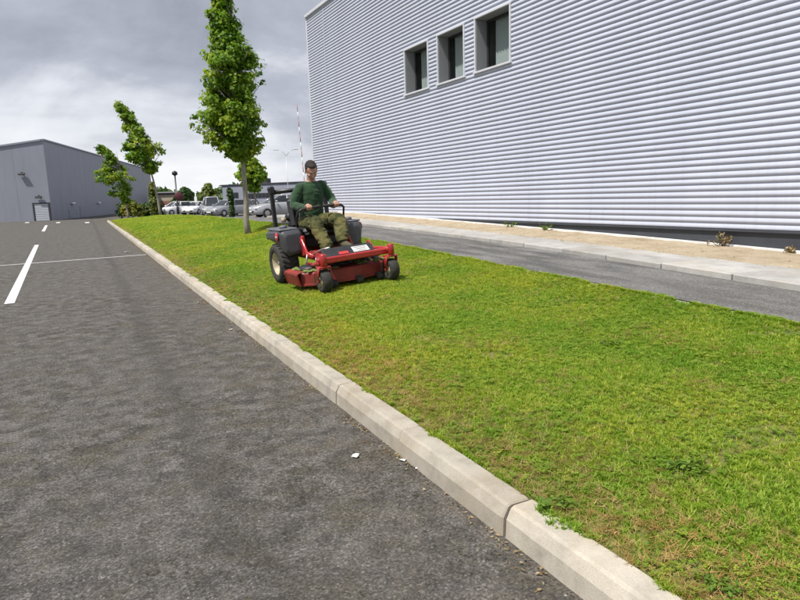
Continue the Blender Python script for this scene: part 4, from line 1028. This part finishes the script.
        Mb = Matrix.Translation((.20, sg*.158, .650)) @ Matrix.Rotation(sg*R(4), 4, 'Z')
        bd = part('badge', 'decal_red', lambda mb: mb.lathe([(.002, -sg*.004), (.058, -sg*.004), (.062, 0), (.058, sg*.006), (.002, sg*.006)], 20, 'y', M=Mb), pd)
        part('badge_mark', 'decal_white', lambda mb: mb.box((0, sg*.008, 0), (.075, .003, .020), .0008, M=Mb), bd)
    # seat on its base
    st_ = empty('seat'); st_.parent = root; st_.location = (0, 0, 0)
    part('seat_base', 'black_metal', lambda mb: mb.box((-.02, 0, .52), (.50, .50, .14), .02), st_)
    part('cushion', 'seat', lambda mb: (mb.box((.02, 0, .635), (.50, .50, .11), .05), mb.box((.03, .21, .665), (.46, .09, .11), .045), mb.box((.03, -.21, .665), (.46, .09, .11), .045)), st_)
    Ms = Matrix.Translation((-.27, 0, .93)) @ Matrix.Rotation(R(-10), 4, 'Y')
    part('backrest', 'seat', lambda mb: (mb.box((0, 0, 0), (.11, .48, .50), .05, M=Ms), mb.box((.03, .21, -.02), (.12, .08, .42), .04, M=Ms), mb.box((.03, -.21, -.02), (.12, .08, .42), .04, M=Ms)), st_)
    # engine behind the seat
    en = empty('engine'); en.parent = root
    part('crankcase', 'black_metal', lambda mb: (mb.box((-.50, 0, .55), (.34, .40, .26), .03), mb.tube([(-.48, -.26, .60), (-.48, -.12, .66)], .09, 14), mb.tube([(-.48, .26, .60), (-.48, .12, .66)], .09, 14)), en)
    part('fan_housing', 'black_plastic', lambda mb: mb.lathe([(.19, .66), (.19, .76), (.16, .80), (.06, .82), (.004, .82)], 22, 'z', (-.50, 0, 0)), en)
    part('air_filter', 'black_plastic', lambda mb: mb.tube([(-.42, -.18, .86), (-.42, .14, .86)], .075, 16, roundcap=True), en)
    part('muffler', 'steel', lambda mb: mb.tube([(-.66, -.2, .48), (-.66, .2, .48)], .065, 14, roundcap=True), en)
    part('filler_cap', 'cream', lambda mb: mb.lathe([(.035, .80), (.035, .86), (.003, .865)], 12, 'z', (-.36, -.30, 0)), en)
    # roll bar
    rb = empty('roll_bar'); rb.parent = root
    for sg in (-1, 1):
        part('upright', 'black_metal', lambda mb: mb.box((-.42, sg*.41, .85), (.060, .055, .88), .010), rb)
        part('hinge', 'black_metal', lambda mb: (mb.box((-.42, sg*.41, 1.262), (.09, .080, .115), .016), mb.tube([(-.42, sg*.36, 1.28), (-.42, sg*.46, 1.28)], .018, 8)), rb)
    part('crossbar', 'black_metal', lambda mb: mb.tube([(-.42, -.38, 1.235), (-.42, .38, 1.235)], .030, 10), rb)
    # lap bars
    for sg in (-1, 1):
        lv = empty('control_lever'); lv.parent = root
        part('lever_stem', 'black_metal', lambda mb: mb.tube([(.22, sg*.34, .50), (.25, sg*.35, .72), (.30, sg*.35, .88), (.355, sg*.335, .955), (.372, sg*.29, .985), (.375, sg*.22, .99)], .015, 8), lv)
        part('grip', 'rubber', lambda mb: mb.tube([(.375, sg*.285, .985), (.377, sg*.20, .992), (.38, sg*.03, 1.0)], .021, 10, roundcap=True), lv)
    part('lift_pedal', 'steel', lambda mb: mb.tube([(.62, -.30, .40), (.80, -.26, .46), (.95, -.20, .49)], .015, 8))
    part('deck_lift_rod', 'steel', lambda mb: [mb.tube([(.55+.35*k, sg*.40, .24), (.55+.30*k, sg*.36, .40)], .012, 6) for k in (0, 1) for sg in (-1, 1)])
    part('console', 'black_plastic', lambda mb: [mb.box((.12, sg*.31, .665), (.30, .10, .13), .025) for sg in (-1, 1)])
    part('hydro_hose', 'rubber', lambda mb: [mb.tube([(-.2, sg*.3, .4), (.1, sg*.22, .34), (.3, sg*.24, .44), (.42, sg*.2, .38)], .014, 7) for sg in (-1, 1)])
    return root
mower()

# ------------------------------------------------------------------ the driver
def driver():
    LN = .035          # he sits upright against the slope
    sh = {s: Vector((-.02, s*.170+LN, 1.270)) for s in (-1, 1)}
    el = {-1: Vector((.03, -.262, 1.030)), 1: Vector((.07, .305, 1.040))}
    wr_ = {-1: Vector((.285, -.190, .985)), 1: Vector((.285, .215, .985))}
    hip = {s: Vector((-.02, s*.095, .765)) for s in (-1, 1)}
    kn = {-1: Vector((.485, -.150, .775)), 1: Vector((.495, .190, .785))}
    an = {-1: Vector((.690, -.125, .455)), 1: Vector((.745, .085, .535))}
    HC = Vector((.045, LN+.010, 1.480)); HM = Matrix.Translation(HC) @ Matrix.Rotation(R(-8), 4, 'Z') @ Matrix.Rotation(R(37), 4, 'Y') @ Matrix.Scale(1.02, 4)
    mb = MB()
    def torso(mb, k):
        rs = []
        for (x, z, ru, rv) in ((-.045, .70, .10, .13), (-.045, .76, .125, .175), (-.05, .86, .118, .165), (-.055, .98, .115, .160), (-.055, 1.10, .122, .175), (-.055, 1.20, .118, .185), (-.052, 1.28, .095, .165), (-.045, 1.325, .070, .105), (-.035, 1.36, .052, .058)):
            rs.append([(x+.03*(z-.75)/.5+ru*k*math.cos(a), LN*(z-.75)/.5+rv*k*math.sin(a), z) for a in [2*math.pi*i/20 for i in range(20)]])
        mb.rings(rs)
    torso(mb, .93)
    mb.tube([(-.01, LN, 1.29), (.003, LN+.002, 1.36), (.03, LN+.005, 1.43)], [.062, .056, .056], 14, roundcap=True)
    # head: cranium, face, jaw
    mb.ell((-.012, 0, .030), (.098, .077, .092), 18, 12, M=HM)
    mb.ell((.030, 0, -.030), (.064, .062, .092), 18, 12, M=HM)
    mb.ell((.045, 0, -.098), (.040, .040, .030), 14, 8, M=HM)
    mb.tube([(.084, 0, .022), (.098, 0, -.010), (.108, 0, -.032)], [.010, .013, .017], 8, roundcap=True, M=HM)
    mb.ell((.078, 0, .030), (.020, .050, .012), 12, 6, M=HM)
    mb.ell((.086, 0, -.068), (.014, .026, .011), 10, 6, M=HM)
    for s in (-1, 1):
        mb.ell((-.005, s*.078, -.010), (.022, .011, .034), 10, 7, M=HM); mb.ell((.062, s*.040, -.022), (.026, .022, .020), 10, 6, M=HM)
        mb.tube([sh[s], el[s], wr_[s]], [.052, .043, .030], 12, roundcap=True)
        # hand closed on the lever: palm, four fingers over the bar, thumb under
        w = wr_[s]; g_ = Vector((.377, w.y+s*0.0, .992))
        mb.tube([w, w.lerp(g_, .45)+Vector((0, 0, .012)), g_+Vector((-.018, 0, .026))], [.029, .036, .036], 12, roundcap=True)
        for k, ln in enumerate((.85, 1.0, .95, .78)):
            yy = g_.y+(k-1.5)*.0205
            mb.tube([(g_.x-.022, yy, g_.z+.028), (g_.x+.014, yy, g_.z+.036), (g_.x+.014+.024*ln, yy, g_.z+.010), (g_.x+.010+.012*ln, yy, g_.z-.022*ln), (g_.x-.006, yy, g_.z-.028*ln)], [.0105, .0100, .0095, .0088, .0075], 8, roundcap=True)
        mb.tube([(g_.x-.035, g_.y-s*.030, g_.z+.012), (g_.x-.024, g_.y-s*.052, g_.z-.004), (g_.x-.004, g_.y-s*.060, g_.z-.022), (g_.x+.012, g_.y-s*.055, g_.z-.026)], [.013, .0115, .0105, .008], 8, roundcap=True)
        mb.tube([hip[s], kn[s], an[s]], [.082, .056, .042], 14, roundcap=True)
        mb.tube([an[s]+Vector((-.05, 0, -.06)), an[s]+Vector((.05, 0, -.062)), an[s]+Vector((.15, s*.01, -.068))], [.030, .032, .028], 10, roundcap=True)
    HMi = HM.inverted()
    def reg(c):
        q = HMi @ c
        if (q - Vector((.098, 0, -.070))).length < .028 and abs(q.z+.070) < .010: return 1
        return 0
    body = fused('person', mb, .0065, ['skin', 'lip'], None, 2, region=reg)
    body.matrix_world = MM
    tag(body, 'man in dark green sweater and khaki trousers seated on the mower, looking down', 'person')
    # hair: short cap with fringe, nape and brows
    mb = MB()
    mb.ell((-.030, 0, .050), (.094, .080, .083), 18, 12, M=HM); mb.ell((-.060, 0, .005), (.054, .072, .070), 16, 10, M=HM)
    for s in (-1, 1): mb.ell((-.004, s*.073, .030), (.022, .010, .040), 10, 7, M=HM)
    mb.ell((.030, 0, .098), (.046, .056, .024), 12, 7, M=HM)
    hair = fused('hair', mb, .007, ['hair'], body, 1, wr=.004, wscale=40, seed=2)
    mb = MB()
    for s in (-1, 1): mb.tube([(.090, s*.016, .034), (.088, s*.036, .040), (.074, s*.056, .032)], [.003, .004, .0025], 6, M=HM)
    mb.build('eyebrows', 'hair', body)
    for s in (-1, 1): m2 = MB(); m2.ell((.0755, s*.032, .008), (.012, .012, .006), 10, 6, M=HM); m2.build('eye', 'eye', body)
    # sweater
    mb = MB()
    torso_rows = ((-.045, .735, .150, .195), (-.05, .78, .162, .205), (-.05, .87, .150, .195), (-.055, .98, .148, .190), (-.055, 1.10, .150, .200), (-.055, 1.20, .142, .207), (-.052, 1.275, .115, .185), (-.045, 1.310, .088, .130), (-.040, 1.332, .078, .092))
    mb.rings([[(x+.03*(z-.75)/.5+ru*math.cos(a), LN*(z-.75)/.5+rv*.91*math.sin(a), z) for a in [2*math.pi*i/22 for i in range(22)]] for x, z, ru, rv in torso_rows])
    mb.rings([[(-.004+.076*math.cos(a)*k, LN+.082*math.sin(a)*k, z-.014*math.cos(a)) for a in [2*math.pi*i/22 for i in range(22)]] for z, k in ((1.310, 1.06), (1.330, 1.05), (1.340, .99))])
    for s in (-1, 1):
        mb.tube([sh[s]+Vector((.005, -s*.02, .0)), sh[s].lerp(el[s], .5)+Vector((0, s*.015, 0)), el[s], el[s].lerp(wr_[s], .55), wr_[s]+Vector((-.015, 0, 0))], [.072, .066, .060, .052, .040], 14, roundcap=True)
        mb.tube([wr_[s]+Vector((-.055, s*.006, .006)), wr_[s]+Vector((.008, 0, 0))], [.047, .043], 12)
    fused('sweater', mb, .009, ['knit'], body, 3, wr=.010, wscale=8, seed=3)
    mb = MB()
    mb.rings([[(-.035+ru*math.cos(a), rv*math.sin(a), z) for a in [2*math.pi*i/20 for i in range(20)]] for z, ru, rv in ((.690, .13, .165), (.73, .158, .190), (.79, .155, .190), (.83, .140, .18))])
    for s in (-1, 1):
        mb.tube([hip[s]+Vector((0, 0, .0)), hip[s].lerp(kn[s], .5)+Vector((0, 0, .012)), kn[s]+Vector((-.02, 0, .006)), kn[s]+Vector((.015, 0, -.03)), kn[s].lerp(an[s], .5)+Vector((-.012, 0, 0)), an[s]+Vector((0, 0, .035)), an[s]+Vector((.012, 0, -.005))], [.112, .100, .090, .090, .085, .080, .074], 16)
    fused('trousers', mb, .009, ['canvas'], body, 3, wr=.017, wscale=8.5, seed=7)
    for s in (-1, 1):
        mb = MB(); a = an[s]
        mb.tube([a+Vector((-.01, 0, .05)), a+Vector((-.01, 0, -.03))], [.055, .056], 12, roundcap=True)
        mb.tube([a+Vector((-.055, 0, -.055)), a+Vector((.04, 0, -.045)), a+Vector((.13, s*.01, -.060)), a+Vector((.19, s*.015, -.066))], [.042, .052, .048, .036], 12, roundcap=True)
        fused('boot', mb, .008, ['boot'], body, 2, wr=.003, wscale=20, seed=5)
driver()

# ------------------------------------------------------------------ grass (uncountable): blades in small tufts, thinning into the distance
def tuft_mesh(name, kind, seed, mat):
    r = random.Random(seed); mb = MB()
    if kind == 'blade':
        for k in range(11):
            a = r.uniform(0, 6.283); d = r.uniform(0, .016); x, y = d*math.cos(a), d*math.sin(a); b = r.uniform(0, 6.283); ln = r.uniform(.015, .036); be = r.uniform(.3, 1.1); w = r.uniform(.0016, .0030)
            dx, dy = math.cos(b), math.sin(b); nx, ny = -dy*w, dx*w
            p = lambda t: (x+dx*ln*be*t*t, y+dy*ln*be*t*t, ln*(t-.25*be*t*t))
            q0, q1, q2 = p(0), p(.55), p(1)
            mb.add([(q0[0]-nx, q0[1]-ny, q0[2]-.004), (q0[0]+nx, q0[1]+ny, q0[2]-.004), (q1[0]+nx*.9, q1[1]+ny*.9, q1[2]), (q1[0]-nx*.9, q1[1]-ny*.9, q1[2]), q2], [[0, 1, 2, 3], [3, 2, 4]], True)
    elif kind == 'clover':
        for k in range(5):
            a = r.uniform(0, 6.283); d = r.uniform(.004, .03); h = r.uniform(.014, .032); x, y = d*math.cos(a), d*math.sin(a)
            mb.add([(x*.3-.0006, y*.3, 0), (x*.3+.0006, y*.3, 0), (x, y, h)], [[0, 1, 2]])
            o_ = r.uniform(0, 2)
            for l in range(3):
                b = o_+l*2.094; c, s_ = math.cos(b), math.sin(b); R_ = r.uniform(.008, .013)
                pts = [(0, 0), (R_*.6, -R_*.45), (R_*1.15, -R_*.30), (R_*1.15, R_*.30), (R_*.6, R_*.45)]
                mb.add([(x+px*c-py*s_, y+px*s_+py*c, h+px*.25) for px, py in pts], [[0, 1, 2, 3, 4]], True)
    elif kind == 'straw':
        for k in range(9):
            a = r.uniform(0, 6.283); b = r.uniform(0, 6.283); d = r.uniform(0, .03); x, y = d*math.cos(a), d*math.sin(a); ln = r.uniform(.02, .06); w = .0014; dx, dy = math.cos(b), math.sin(b)
            mb.add([(x-dy*w, y+dx*w, .002), (x+dy*w, y-dx*w, .002), (x+dx*ln, y+dy*ln, r.uniform(.004, .02))], [[0, 1, 2]])
    elif kind == 'broad':
        for k in range(7):
            b = 6.283*k/7+r.uniform(-.3, .3); ln = r.uniform(.03, .065); w = ln*.16; c, s_ = math.cos(b), math.sin(b)
            pts = [(0, 0, 0), (.35*ln, -w*.7, .010), (.7*ln, -w, .014), (ln, 0, .006), (.7*ln, w, .014), (.35*ln, w*.7, .010)]
            mb.add([(px*c-py*s_, px*s_+py*c, pz) for px, py, pz in pts], [[0, 1, 2, 3, 4, 5]], True)
    me = bpy.data.meshes.new(name); me.from_pydata(mb.v, [], mb.f); me.materials.append(MT[mat]); me.polygons.foreach_set('use_smooth', [True]*len(mb.f)); me.update()
    return bpy.data.objects.new(name, me)
def scatter(name, pts, scl, coll, label, cat):
    """one object of points; each carries a tuft picked from a small set"""
    n = len(pts); me = bpy.data.meshes.new(name); me.vertices.add(n); me.vertices.foreach_set('co', pts.astype(np.float32).ravel())
    a = me.attributes.new('tuft_scale', 'FLOAT', 'POINT'); a.data.foreach_set('value', scl.astype(np.float32))
    rot = np.stack([rng.normal(0, .14, n), rng.normal(0, .14, n), rng.uniform(0, 6.283, n)], 1)
    a = me.attributes.new('tuft_rot', 'FLOAT_VECTOR', 'POINT'); a.data.foreach_set('vector', rot.astype(np.float32).ravel())
    o = link(name, me); tag(o, label, cat, kind='stuff')
    ng = bpy.data.node_groups.new(name+'_nodes', 'GeometryNodeTree')
    ng.interface.new_socket('Geometry', in_out='INPUT', socket_type='NodeSocketGeometry'); ng.interface.new_socket('Geometry', in_out='OUTPUT', socket_type='NodeSocketGeometry')
    gi, go = ng.nodes.new('NodeGroupInput'), ng.nodes.new('NodeGroupOutput')
    ci = ng.nodes.new('GeometryNodeCollectionInfo'); ci.inputs['Collection'].default_value = coll; ci.inputs['Separate Children'].default_value = True; ci.inputs['Reset Children'].default_value = True
    ip = ng.nodes.new('GeometryNodeInstanceOnPoints'); ip.inputs['Pick Instance'].default_value = True
    na = ng.nodes.new('GeometryNodeInputNamedAttribute'); na.data_type = 'FLOAT_VECTOR'; na.inputs['Name'].default_value = 'tuft_rot'
    er = ng.nodes.new('FunctionNodeEulerToRotation')
    nb = ng.nodes.new('GeometryNodeInputNamedAttribute'); nb.data_type = 'FLOAT'; nb.inputs['Name'].default_value = 'tuft_scale'
    L = ng.links.new
    L(gi.outputs[0], ip.inputs['Points']); L(ci.outputs[0], ip.inputs['Instance']); L(na.outputs[0], er.inputs[0]); L(er.outputs[0], ip.inputs['Rotation']); L(nb.outputs[0], ip.inputs['Scale']); L(ip.outputs[0], go.inputs[0])
    md = o.modifiers.new('scatter', 'NODES'); md.node_group = ng
    return o
def make_coll(name, specs):
    c = bpy.data.collections.new(name)
    for k, (kind, mat, n) in enumerate(specs):
        for j in range(n): c.objects.link(tuft_mesh('%s_tuft' % kind, kind, 100*k+j, mat))
    return c
def lawn_points(n, y0, y1, pw=1.0):
    ys = y0+(y1-y0)*rng.uniform(0, 1, n)**pw; ts = rng.uniform(0, 1, n)
    k = 1.445+.155+.0285*ys; e = np.interp(ys, EXY, EXX); x = k+(e-k)*ts
    z = 0.13+(np.interp(ys, SY, SZ)-0.13)*np.interp(ts, LPT, LPV)
    return np.stack([x, ys, z, x-k], 1)
C_grass = make_coll('grass_tufts', [('blade', 'grass', 7)])
C_clover = make_coll('clover_tufts', [('clover', 'clover', 5), ('broad', 'clover', 1)])
C_straw = make_coll('straw_tufts', [('straw', 'straw', 4)])
def pn(P, s, off): return np.array([mnoise.noise(Vector((p[0]*s+off, p[1]*s, 0))) for p in P])
parts = []
for (n, y0, y1, sc) in ((90000, -.8, 4.5, .86), (70000, 4.5, 10.5, 1.05), (42000, 10.5, 22, 1.6), (24000, 22, 53.3, 2.7)):
    P = lawn_points(n, y0, y1)
    bare = pn(P, 2.1, 9)
    edge = np.clip(1-P[:, 3]/.40, 0, 1)
    keep = (rng.uniform(0, 1, n) > edge*0.72) & ~((bare > .42) & (rng.uniform(0, 1, n) < .7))
    P = P[keep]; tall = pn(P, .9, 30)
    parts.append((P, sc*(0.78+.30*tall+rng.normal(0, .14, len(P))).clip(.35, 1.6)*(1-.25*np.clip(1-P[:, 3]/.3, 0, 1))))
nf = 6500; yf = rng.uniform(-.8, 16, nf); fr = np.array([mnoise.noise(Vector((v*3.1, 4, 0)))+.5*mnoise.noise(Vector((v*9, 8, 0))) for v in yf])
ov = np.clip(fr+.12, 0, 1)*.13; kf = 1.445+.155+.0285*yf; xf = kf+.02-ov*rng.uniform(0, 1, nf); kp = ov > .004
parts.append((np.stack([xf, yf, np.full(nf, .136), np.zeros(nf)], 1)[kp], (rng.uniform(.45, .9, nf))[kp]))
nf = 6000; yf = rng.uniform(1.0, 20, nf); fr = np.array([mnoise.noise(Vector((v*2.7, 14, 0)))+.5*mnoise.noise(Vector((v*8, 18, 0))) for v in yf])
ov = np.clip(fr+.25, 0, 1)*.14; xf = np.interp(yf, EXY, EXX)-.02+ov*rng.uniform(0, 1, nf); kp = ov > .004
parts.append((np.stack([xf, yf, np.interp(yf, SY, SZ)+.004, np.zeros(nf)], 1)[kp], (rng.uniform(.7, 1.3, nf))[kp]))
P = np.concatenate([p for p, s in parts]); s_ = np.concatenate([s for p, s in parts])
scatter('grass', P[:, :3], s_, C_grass, 'mown green grass covering the lawn strip', 'grass')
parts = []
for (n, y0, y1, sc) in ((7000, -.8, 5, .62), (5000, 5, 12, .75), (3000, 12, 25, 1.2)):
    P = lawn_points(n, y0, y1); m = pn(P, 1.3, 55); keep = (m > -.05) | (rng.uniform(0, 1, n) < .15); P = P[keep]; parts.append((P, sc*rng.uniform(.7, 1.35, len(P))))
P = np.concatenate([p for p, s in parts]); s_ = np.concatenate([s for p, s in parts])
scatter('clover', P[:, :3]+np.array([0, 0, .006]), s_, C_clover, 'patches of clover and small weeds in the lawn', 'ground cover')
parts = []
for (n, y0, y1, sc) in ((26000, -.8, 6, .9), (15000, 6, 16, 1.3), (8000, 16, 50, 2.2)):
    P = lawn_points(n, y0, y1); m = pn(P, 1.7, 80)
    pk = np.clip(1-P[:, 3]/.60, .0, 1)*1.2+(m > .30)*.30+.06
    P = P[rng.uniform(0, 1, n) < pk]; parts.append((P, sc*rng.uniform(.6, 1.3, len(P))))
P = np.concatenate([p for p, s in parts]); s_ = np.concatenate([s for p, s in parts])
scatter('dry_thatch', P[:, :3]+np.array([0, 0, .012]), s_, C_straw, 'dry straw-coloured thatch along the lawn edge by the kerb', 'dry grass')

# ------------------------------------------------------------------ litter, weeds
def leaf_litter():
    n = 4200; y = rng.uniform(1.3, 26, n); off = -np.abs(rng.normal(0, .045, n))-.004
    clus = np.array([mnoise.noise(Vector((0, v*1.9, 7))) for v in y]); k = clus+rng.normal(0, .12, n) > .10
    y, off = y[k], off[k]; x = np.array([kx_out(v) for v in y])+off
    P = np.stack([x, y, rng.uniform(.004, .014, len(y))], 1)
    o = leaf_cloud('leaf_litter', P, rng.normal(0, .5, (len(y), 3))+np.array([0, 0, 1]), .017, 'dry_leaf', None, 9, False); tag(o, 'dry brown leaf litter gathered in the gutter along the kerb', 'leaf litter', kind='stuff')
leaf_litter()
def grit():
    n = 900; x = rng.uniform(-2.5, 1.45, n); y = rng.uniform(1.0, 12, n); P = np.stack([x, y, np.full(n, .003)], 1)
    me_parts = MB()
    for p in P:
        s = random.uniform(.001, .0032)
        me_parts.add([(p[0]-s, p[1]-s*.6, 0), (p[0]+s, p[1]-s*.8, 0), (p[0]+s*.7, p[1]+s, 0), (p[0]-s*.8, p[1]+s*.7, 0), (p[0], p[1], s*1.1)], [[0, 1, 4], [1, 2, 4], [2, 3, 4], [3, 0, 4]])
    o = me_parts.build('grit', 'slab'); tag(o, 'scattered pale grit and small stones on the car park asphalt', 'grit', kind='stuff')
grit()
def sand_stones():
    mb = MB(); n = 2600
    for k in range(n):
        y = random.uniform(3, 24); t = random.random(); x = slabx(y)-.12+(WALL_X-.1-slabx(y)+.12)*t; z = G(x, y)+(.028 if x > slabx(y)-.02 else .06); q = random.uniform(.006, .022)*(1 if random.random() < .93 else 1.8); a = random.uniform(0, 6.28); c_, s_ = math.cos(a)*q, math.sin(a)*q
        mb.add([(x+c_, y+s_, z), (x-s_*.8, y+c_*.8, z), (x-c_, y-s_, z), (x+s_*.7, y-c_*.7, z), (x+c_*.2, y, z+q*.7)], [[0, 1, 4], [1, 2, 4], [2, 3, 4], [3, 0, 4]])
    tag(mb.build('sand_stones', 'sand'), 'small stones and crumbs of soil strewn over the sand strip', 'stones', kind='stuff')
sand_stones()
MT['clip_bits'] = leafy('clipping_bits', (0.024, 0.024, 0.010), (0.042, 0.040, 0.016), (0.11, 0.095, 0.05), 0.1, 0.8)
def clippings():
    n = 30000; x = rng.uniform(-3.2, 1.42, n); y = .8+9.5*rng.uniform(0, 1, n)**1.3; P = np.stack([x, y, np.full(n, .0015)], 1)
    m = np.array([mnoise.noise(Vector((a*1.6, b*1.6, 21)))+.6*mnoise.noise(Vector((a*5.5, b*5.5, 3))) for a, b in zip(x, y)]); k = m+rng.normal(0, .15, n)+.10*(x-.3) > .12
    c = make_coll('clipping_tufts', [('straw', 'clip_bits', 3)]); scatter('clippings', P[k], rng.uniform(.22, .50, k.sum()), c, 'dark greenish clippings and crumbs strewn over the near asphalt', 'clippings')
clippings()
def scrap(px, py, size, seed, label):
    q = at_z(px, py, 0.0); r = random.Random(seed); mb = MB(); n = 8
    top = [(math.cos(6.283*k/n)*size*r.uniform(.5, 1), math.sin(6.283*k/n)*size*r.uniform(.4, .9), .006+r.uniform(0, size*.35)) for k in range(n)]
    bot = [(x, y, z-.002) for x, y, z in top]
    mb.add(top+bot+[(0, 0, .010), (0, 0, .006)], [[k, (k+1) % n, 2*n] for k in range(n)]+[[n+(k+1) % n, n+k, 2*n+1] for k in range(n)]+[[k, n+k, n+(k+1) % n, (k+1) % n] for k in range(n)])
    o = mb.build('paper_scrap', 'paper'); o.location = q; o.rotation_euler.z = r.uniform(0, 6); tag(o, label, 'litter', 'paper scraps on the asphalt')
scrap(356, 457, .034, 1, 'largest white paper scrap, lying alone on the near asphalt')
scrap(403, 461, .024, 2, 'white paper scrap against the kerb foot nearest the camera')
scrap(417, 469, .013, 3, 'tiny white scrap in the gutter just right of the near kerb scrap')
scrap(231, 330, .028, 4, 'white scrap on asphalt by the kerb, level with the front caster wheel')
scrap(199, 303, .030, 5, 'pale scrap by the kerb, left of the rear drive wheel')
scrap(127, 252.5, .10, 6, 'white scrap beside the end of the painted cross line')
def weed(pos_, size, n, mat, label, seed, upright=0.4, group=None, cat='weed'):
    """low leafy clump: short stems, many small oval leaves"""
    r = np.random.default_rng(seed+300); root = empty('weed', pos_, label=label, cat=cat, group=group)
    mb = MB(); P = []; Nn = []
    for k in range(n):
        b = r.uniform(0, 6.283); ln = size*r.uniform(.35, 1.0); e = np.array([ln*math.cos(b), ln*math.sin(b), ln*upright*r.uniform(.25, .8)])
        mb.tube([(0, 0, -.005), tuple(e*.5+np.array([0, 0, .008])), tuple(e)], [.0022, .0016, .001], 4)
        for j in range(7):
            t = r.uniform(.25, 1.05); P.append(e*t+r.normal(0, size*.05, 3)+np.array([0, 0, .008])); Nn.append(np.array([e[0], e[1], 0])*2+np.array([0, 0, .8])+r.normal(0, .45, 3))
    mb.build('stems', mat, root); leaf_cloud('foliage', np.array(P), np.array(Nn), size*.24, mat, root, seed, False)
    return root
def lawn_at(px, py):
    q = at_z(px, py, .2)
    for _ in range(12): q = at_z(px, py, G(q.x, q.y))
    q.z = G(q.x, q.y)+.008; return q
weed(lawn_at(553, 508), .105, 20, 'weed', 'leafy green weed spilling over the kerb right of its dark open joint', 1, .5)
weed(lawn_at(693, 470), .12, 16, 'weed', 'broad flat weed rosette in the right foreground grass', 2, .35)
weed(lawn_at(720, 592), .09, 14, 'weed', 'weed beside the kerb at the bottom edge of the picture', 3, .6)
weed(lawn_at(610, 345), .09, 12, 'weed', 'weed rosette in the lawn towards the right-hand path', 5, .35)
def dry_plant(px, py, h, label, seed):
    q = at_x(px, py, WALL_X-.13); q.z = G(q.x, q.y)+.01; r = np.random.default_rng(seed); root = empty('dry_plant', q, label=label, cat='dry plant', group='dead weeds at the foot of the warehouse wall')
    mb = MB(); P = []
    for k in range(14):
        d = r.normal(0, .35, 2); e = Vector((d[0]*h, d[1]*h, h*r.uniform(.5, 1.0))); mb.tube([(0, 0, -.02), tuple(e*.5+Vector((0, 0, .03))), tuple(e)], [.004, .003, .0015], 4)
        for j in range(9): t = r.uniform(.35, 1); P.append(np.array(e)*t+r.normal(0, .02, 3))
    mb.build('stems', 'dry_leaf', root); P = np.array(P); leaf_cloud('dead_leaves', P, r.normal(0, 1, P.shape), .045, 'dry_leaf', root, seed, False)
dry_plant(723, 242, .24, 'brown dead weed standing against the dark plinth of the warehouse', 1)
dry_plant(791, 252, .10, 'low brown dead weed at the right edge by the white footing', 2)
for k, (px, lab) in enumerate(((510, 'left of the two small green weeds at the warehouse foot'), (545, 'right of the two small green weeds at the warehouse foot'))):
    q = at_x(px, 226, WALL_X-.2); q.z = G(q.x, q.y)+.02; weed(q, .20, 12, 'weed', lab, 20+k, 1.6)
